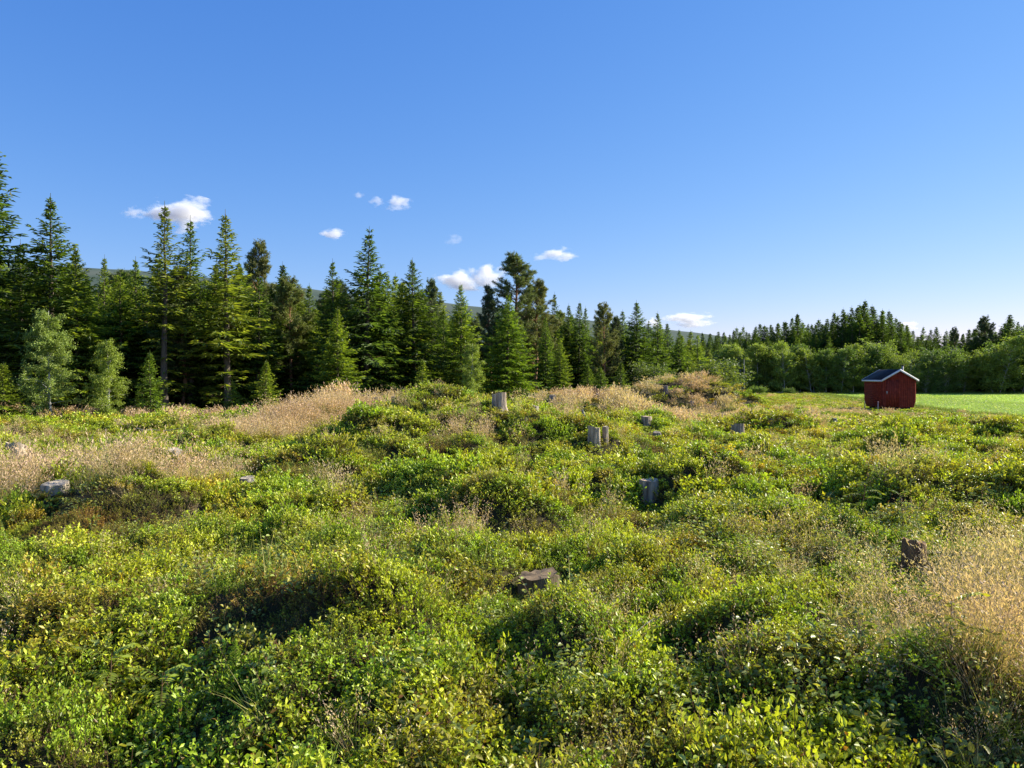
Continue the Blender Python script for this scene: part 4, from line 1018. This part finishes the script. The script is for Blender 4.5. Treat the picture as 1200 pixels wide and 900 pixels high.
k_ = (edge | back) & ~hutm; X, Y = X[k_], Y[k_]; n = len(X); s = rng.uniform(.8, 1.3, n)
scatter('margin_grass', np.stack([X, Y, ht(X, Y)], 1), np.stack([0 * X, 0 * X, rng.uniform(0, 6.28, n)], 1), np.stack([s, s, s * 1.35], 1), np.array([.9, .95, .7]) * rng.uniform(.7, 1.15, (n, 1)), G_far, 'taller rough grass along the margin of the field')

# ================================================================== SAPLINGS STANDING OUT OF THE COVER
def rowan(seed, h=.7, fronds=12, leaflet=.05, npair=6, fl=.22):
    q = np.random.default_rng(seed); ta = Acc(); ca = Acc()
    ax = np.array([[0, 0, -.05], [q.normal(0, .02), q.normal(0, .02), h * .5], [q.normal(0, .04), q.normal(0, .04), h]])
    tube(ta, ax, [.006, .004, .002], 5)
    for f in range(fronds):
        u = .3 + .7 * (f + .5) / fronds; b = np.array([np.interp(u, [0, .5, 1], ax[:, e]) for e in range(3)]); az = f * 2.4 + q.normal(0, .3)
        out = np.array([cos(az), sin(az), 0]); L_ = fl * (1.15 - .5 * u); t = np.linspace(.25, 1, npair)
        el = .55 + .5 * (u > .85); pts = b + out * (L_ * t)[:, None] + np.array([0, 0, 1]) * (L_ * (el * t - .55 * t ** 2))[:, None]
        tube(ca, [b, pts[npair // 2], pts[-1]], [.0022, .0015, .001], 3, (.18, .13, .06))
        sd_ = np.array([-sin(az), cos(az), 0])
        for s_ in (-1, 1):
            D = out * .55 + s_ * sd_ + np.array([0, 0, -.1]); D = np.tile(D, (npair, 1)) + q.normal(0, .12, (npair, 3))
            c = np.array([.13, .18, .035]) * (.8 + .4 * q.random((npair, 1))) * (1 + .5 * (u > .8))
            leaves(ca, pts, D, leaflet * (.7 + .4 * np.sin(pi * t)), leaflet * .38, np.tile([0, 0, 1.0], (npair, 1)) + q.normal(0, .2, (npair, 3)), .12, c, 0, .15)
        leaves(ca, pts[-1:], out[None] + 0, leaflet, leaflet * .4, None, .1, np.array([[.16, .2, .04]]))
    return ta.mesh('rowan_stem', [M['twig']], True), ca.mesh('rowan_leaves', [M['sapling']])
RW = [rowan(301), rowan(302, .6, 10), rowan(303, .45, 9, .06, 7, .26)]
def sapling(kind, ms, px, py, D, s, label, color=(1, 1, 1), cat='sapling', parts=('stem', 'leaves')):
    x, y = at(px, D); e = empty(kind, (x, y, H(x, y)), rng.uniform(0, 6.28), label, cat); e.scale = (s, s, s)
    link(parts[0], ms[0], e); link(parts[1], ms[1], e, color)
sapling('rowan_sapling', RW[0], 1015, 0, 7.6, 1.0, 'rowan sapling with yellowish leaf tips over the dark hollow left of the rotten stump', (1.3, 1.15, .9))
sapling('rowan_sapling', RW[1], 1058, 0, 7.2, .85, 'rowan sapling just behind the dark brown rotten stump', (1.2, 1.1, .9))
sapling('rowan_sapling', RW[1], 975, 0, 6.6, .8, 'low rowan sapling at the shadow edge above the tan grass', (1.3, 1.25, 1.1))
sapling('rowan_sapling', RW[2], 130, 0, 3.85, .8, 'bright green rowan sapling at the bottom left below the shadow', (1.5, 1.35, 1.0))
sapling('rowan_sapling', RW[2], 190, 0, 3.7, .7, 'small arched rowan sapling right of the bright bottom left one', (1.5, 1.4, .9))
sapling('rowan_sapling', RW[2], 1120, 0, 3.55, .75, 'golden tipped rowan sapling low in the bottom right grass', (2.0, 1.5, .7))
sapling('rowan_sapling', RW[1], 1150, 0, 8.4, .8, 'leafy rowan sapling in the bushes right behind the tan grass', (1.1, 1.1, 1.0))
sapling('rowan_sapling', RW[0], 940, 0, 6.2, .55, 'short rowan sapling before the hollow left of the tan grass', (1.1, 1.1, 1.0))
for px, D, h_, c, lb in ((763, 10.4, .42, (1.9, 1.8, 1.4), 'tiny spruce seedling growing in front of the bluish grey stump'), (640, 16.9, .4, (1.8, 1.6, 1.2), 'tiny spruce seedling on the right shoulder of the mound'), (275, 3.9, .3, (2.0, 1.9, 1.4), 'pale spruce seedling in the shadow near the bottom left')):
    tree('spruce_seedling', YNG[1], px, 0, D, lb, None, .95, c, hgt=h_, cat='sapling', sink=0)

# ================================================================== CLOUDS (real volumes, far behind everything)
def cloud_mat(name, dens, seed, nscale, edge=.35):
    m, t = mat(name); L = t.links.new
    out = N(t, 'ShaderNodeOutputMaterial'); v = N(t, 'ShaderNodeVolumePrincipled')
    v.inputs['Color'].default_value = (1, 1, 1, 1); v.inputs['Anisotropy'].default_value = .1
    tc = N(t, 'ShaderNodeTexCoord'); ln = N(t, 'ShaderNodeVectorMath', operation='LENGTH'); L(tc.outputs['Object'], ln.inputs[0])
    mp = N(t, 'ShaderNodeMapping'); mp.inputs['Location'].default_value = (seed * 3.1, seed * 1.7, seed * .7); L(tc.outputs['Object'], mp.inputs[0])
    nz = N(t, 'ShaderNodeTexNoise'); nz.inputs['Scale'].default_value = nscale; nz.inputs['Detail'].default_value = 5; nz.inputs['Roughness'].default_value = .6; L(mp.outputs[0], nz.inputs['Vector'])
    s1 = N(t, 'ShaderNodeMath', operation='SUBTRACT'); s1.inputs[0].default_value = 1.0; L(ln.outputs['Value'], s1.inputs[1])
    m1 = N(t, 'ShaderNodeMath', operation='MULTIPLY_ADD'); L(nz.outputs[0], m1.inputs[0]); m1.inputs[1].default_value = 2.4; m1.inputs[2].default_value = -1.55
    ad = N(t, 'ShaderNodeMath', operation='ADD'); L(s1.outputs[0], ad.inputs[0]); L(m1.outputs[0], ad.inputs[1])
    mr = N(t, 'ShaderNodeMapRange'); mr.inputs[1].default_value = 0; mr.inputs[2].default_value = edge; mr.inputs[3].default_value = 0; mr.inputs[4].default_value = dens; L(ad.outputs[0], mr.inputs[0])
    L(mr.outputs[0], v.inputs['Density']); L(v.outputs[0], out.inputs['Volume'])
    return m
def sphere_mesh(name, m):
    import bmesh
    bm = bmesh.new(); bmesh.ops.create_icosphere(bm, subdivisions=3, radius=1.0); me = bpy.data.meshes.new(name); bm.to_mesh(me); bm.free(); me.materials.append(m); return me
DC = 8000
for i, (px, py, wx, wy, dens, ns, lb) in enumerate([
    (214, 251, 90, 40, .014, 1.5, 'largest white puffy cloud behind the tall left spruce'),
    (157, 250, 30, 16, .008, 1.4, 'faint cloud wisp left of the largest cloud'),
    (466, 238, 34, 19, .012, 1.3, 'small bright cloud high above the ragged tall spruce'),
    (442, 237, 20, 13, .007, 1.3, 'faint shred of cloud just left of the small high cloud'),
    (422, 229, 14, 9, .007, 1.3, 'tiny cloud speck left of the high small cloud'),
    (392, 274, 34, 15, .011, 1.3, 'small flat cloud above the bright green spruces'),
    (538, 330, 62, 28, .012, 1.5, 'left lobe cloud low behind the pale fluffy spruce'),
    (569, 325, 50, 36, .012, 1.5, 'right lobe cloud touching the tallest pine'),
    (655, 299, 44, 18, .010, 1.4, 'thin cloud right above the tallest pine'),
    (633, 301, 22, 11, .007, 1.3, 'faint tail cloud left of the thin cloud above the pine'),
    (530, 281, 26, 16, .0025, 1.2, 'very faint wisp of cloud in mid sky'),
    (806, 375, 66, 20, .012, 1.5, 'low flat white cloud above the right end of the left wood'),
    (765, 378, 30, 14, .012, 1.3, 'low cloud fragment between the two spruces'),
    (1062, 382, 34, 12, .012, 1.3, 'sliver of white cloud behind the far wood skyline')]):
    D = DC + i * 130
    o = link('cloud', sphere_mesh('cloud', cloud_mat('cloud_vapour', dens, i + 1, ns)))
    o.location = ((px - 600) / FPX * D, D, zof(py, D)); sx_ = wx / FPX * D / 2; o.scale = (sx_ * 1.15, sx_ * .8, wy / FPX * D / 2 * 1.15)
    tag(o, lb, 'cloud')
print('objects', len(S.objects))
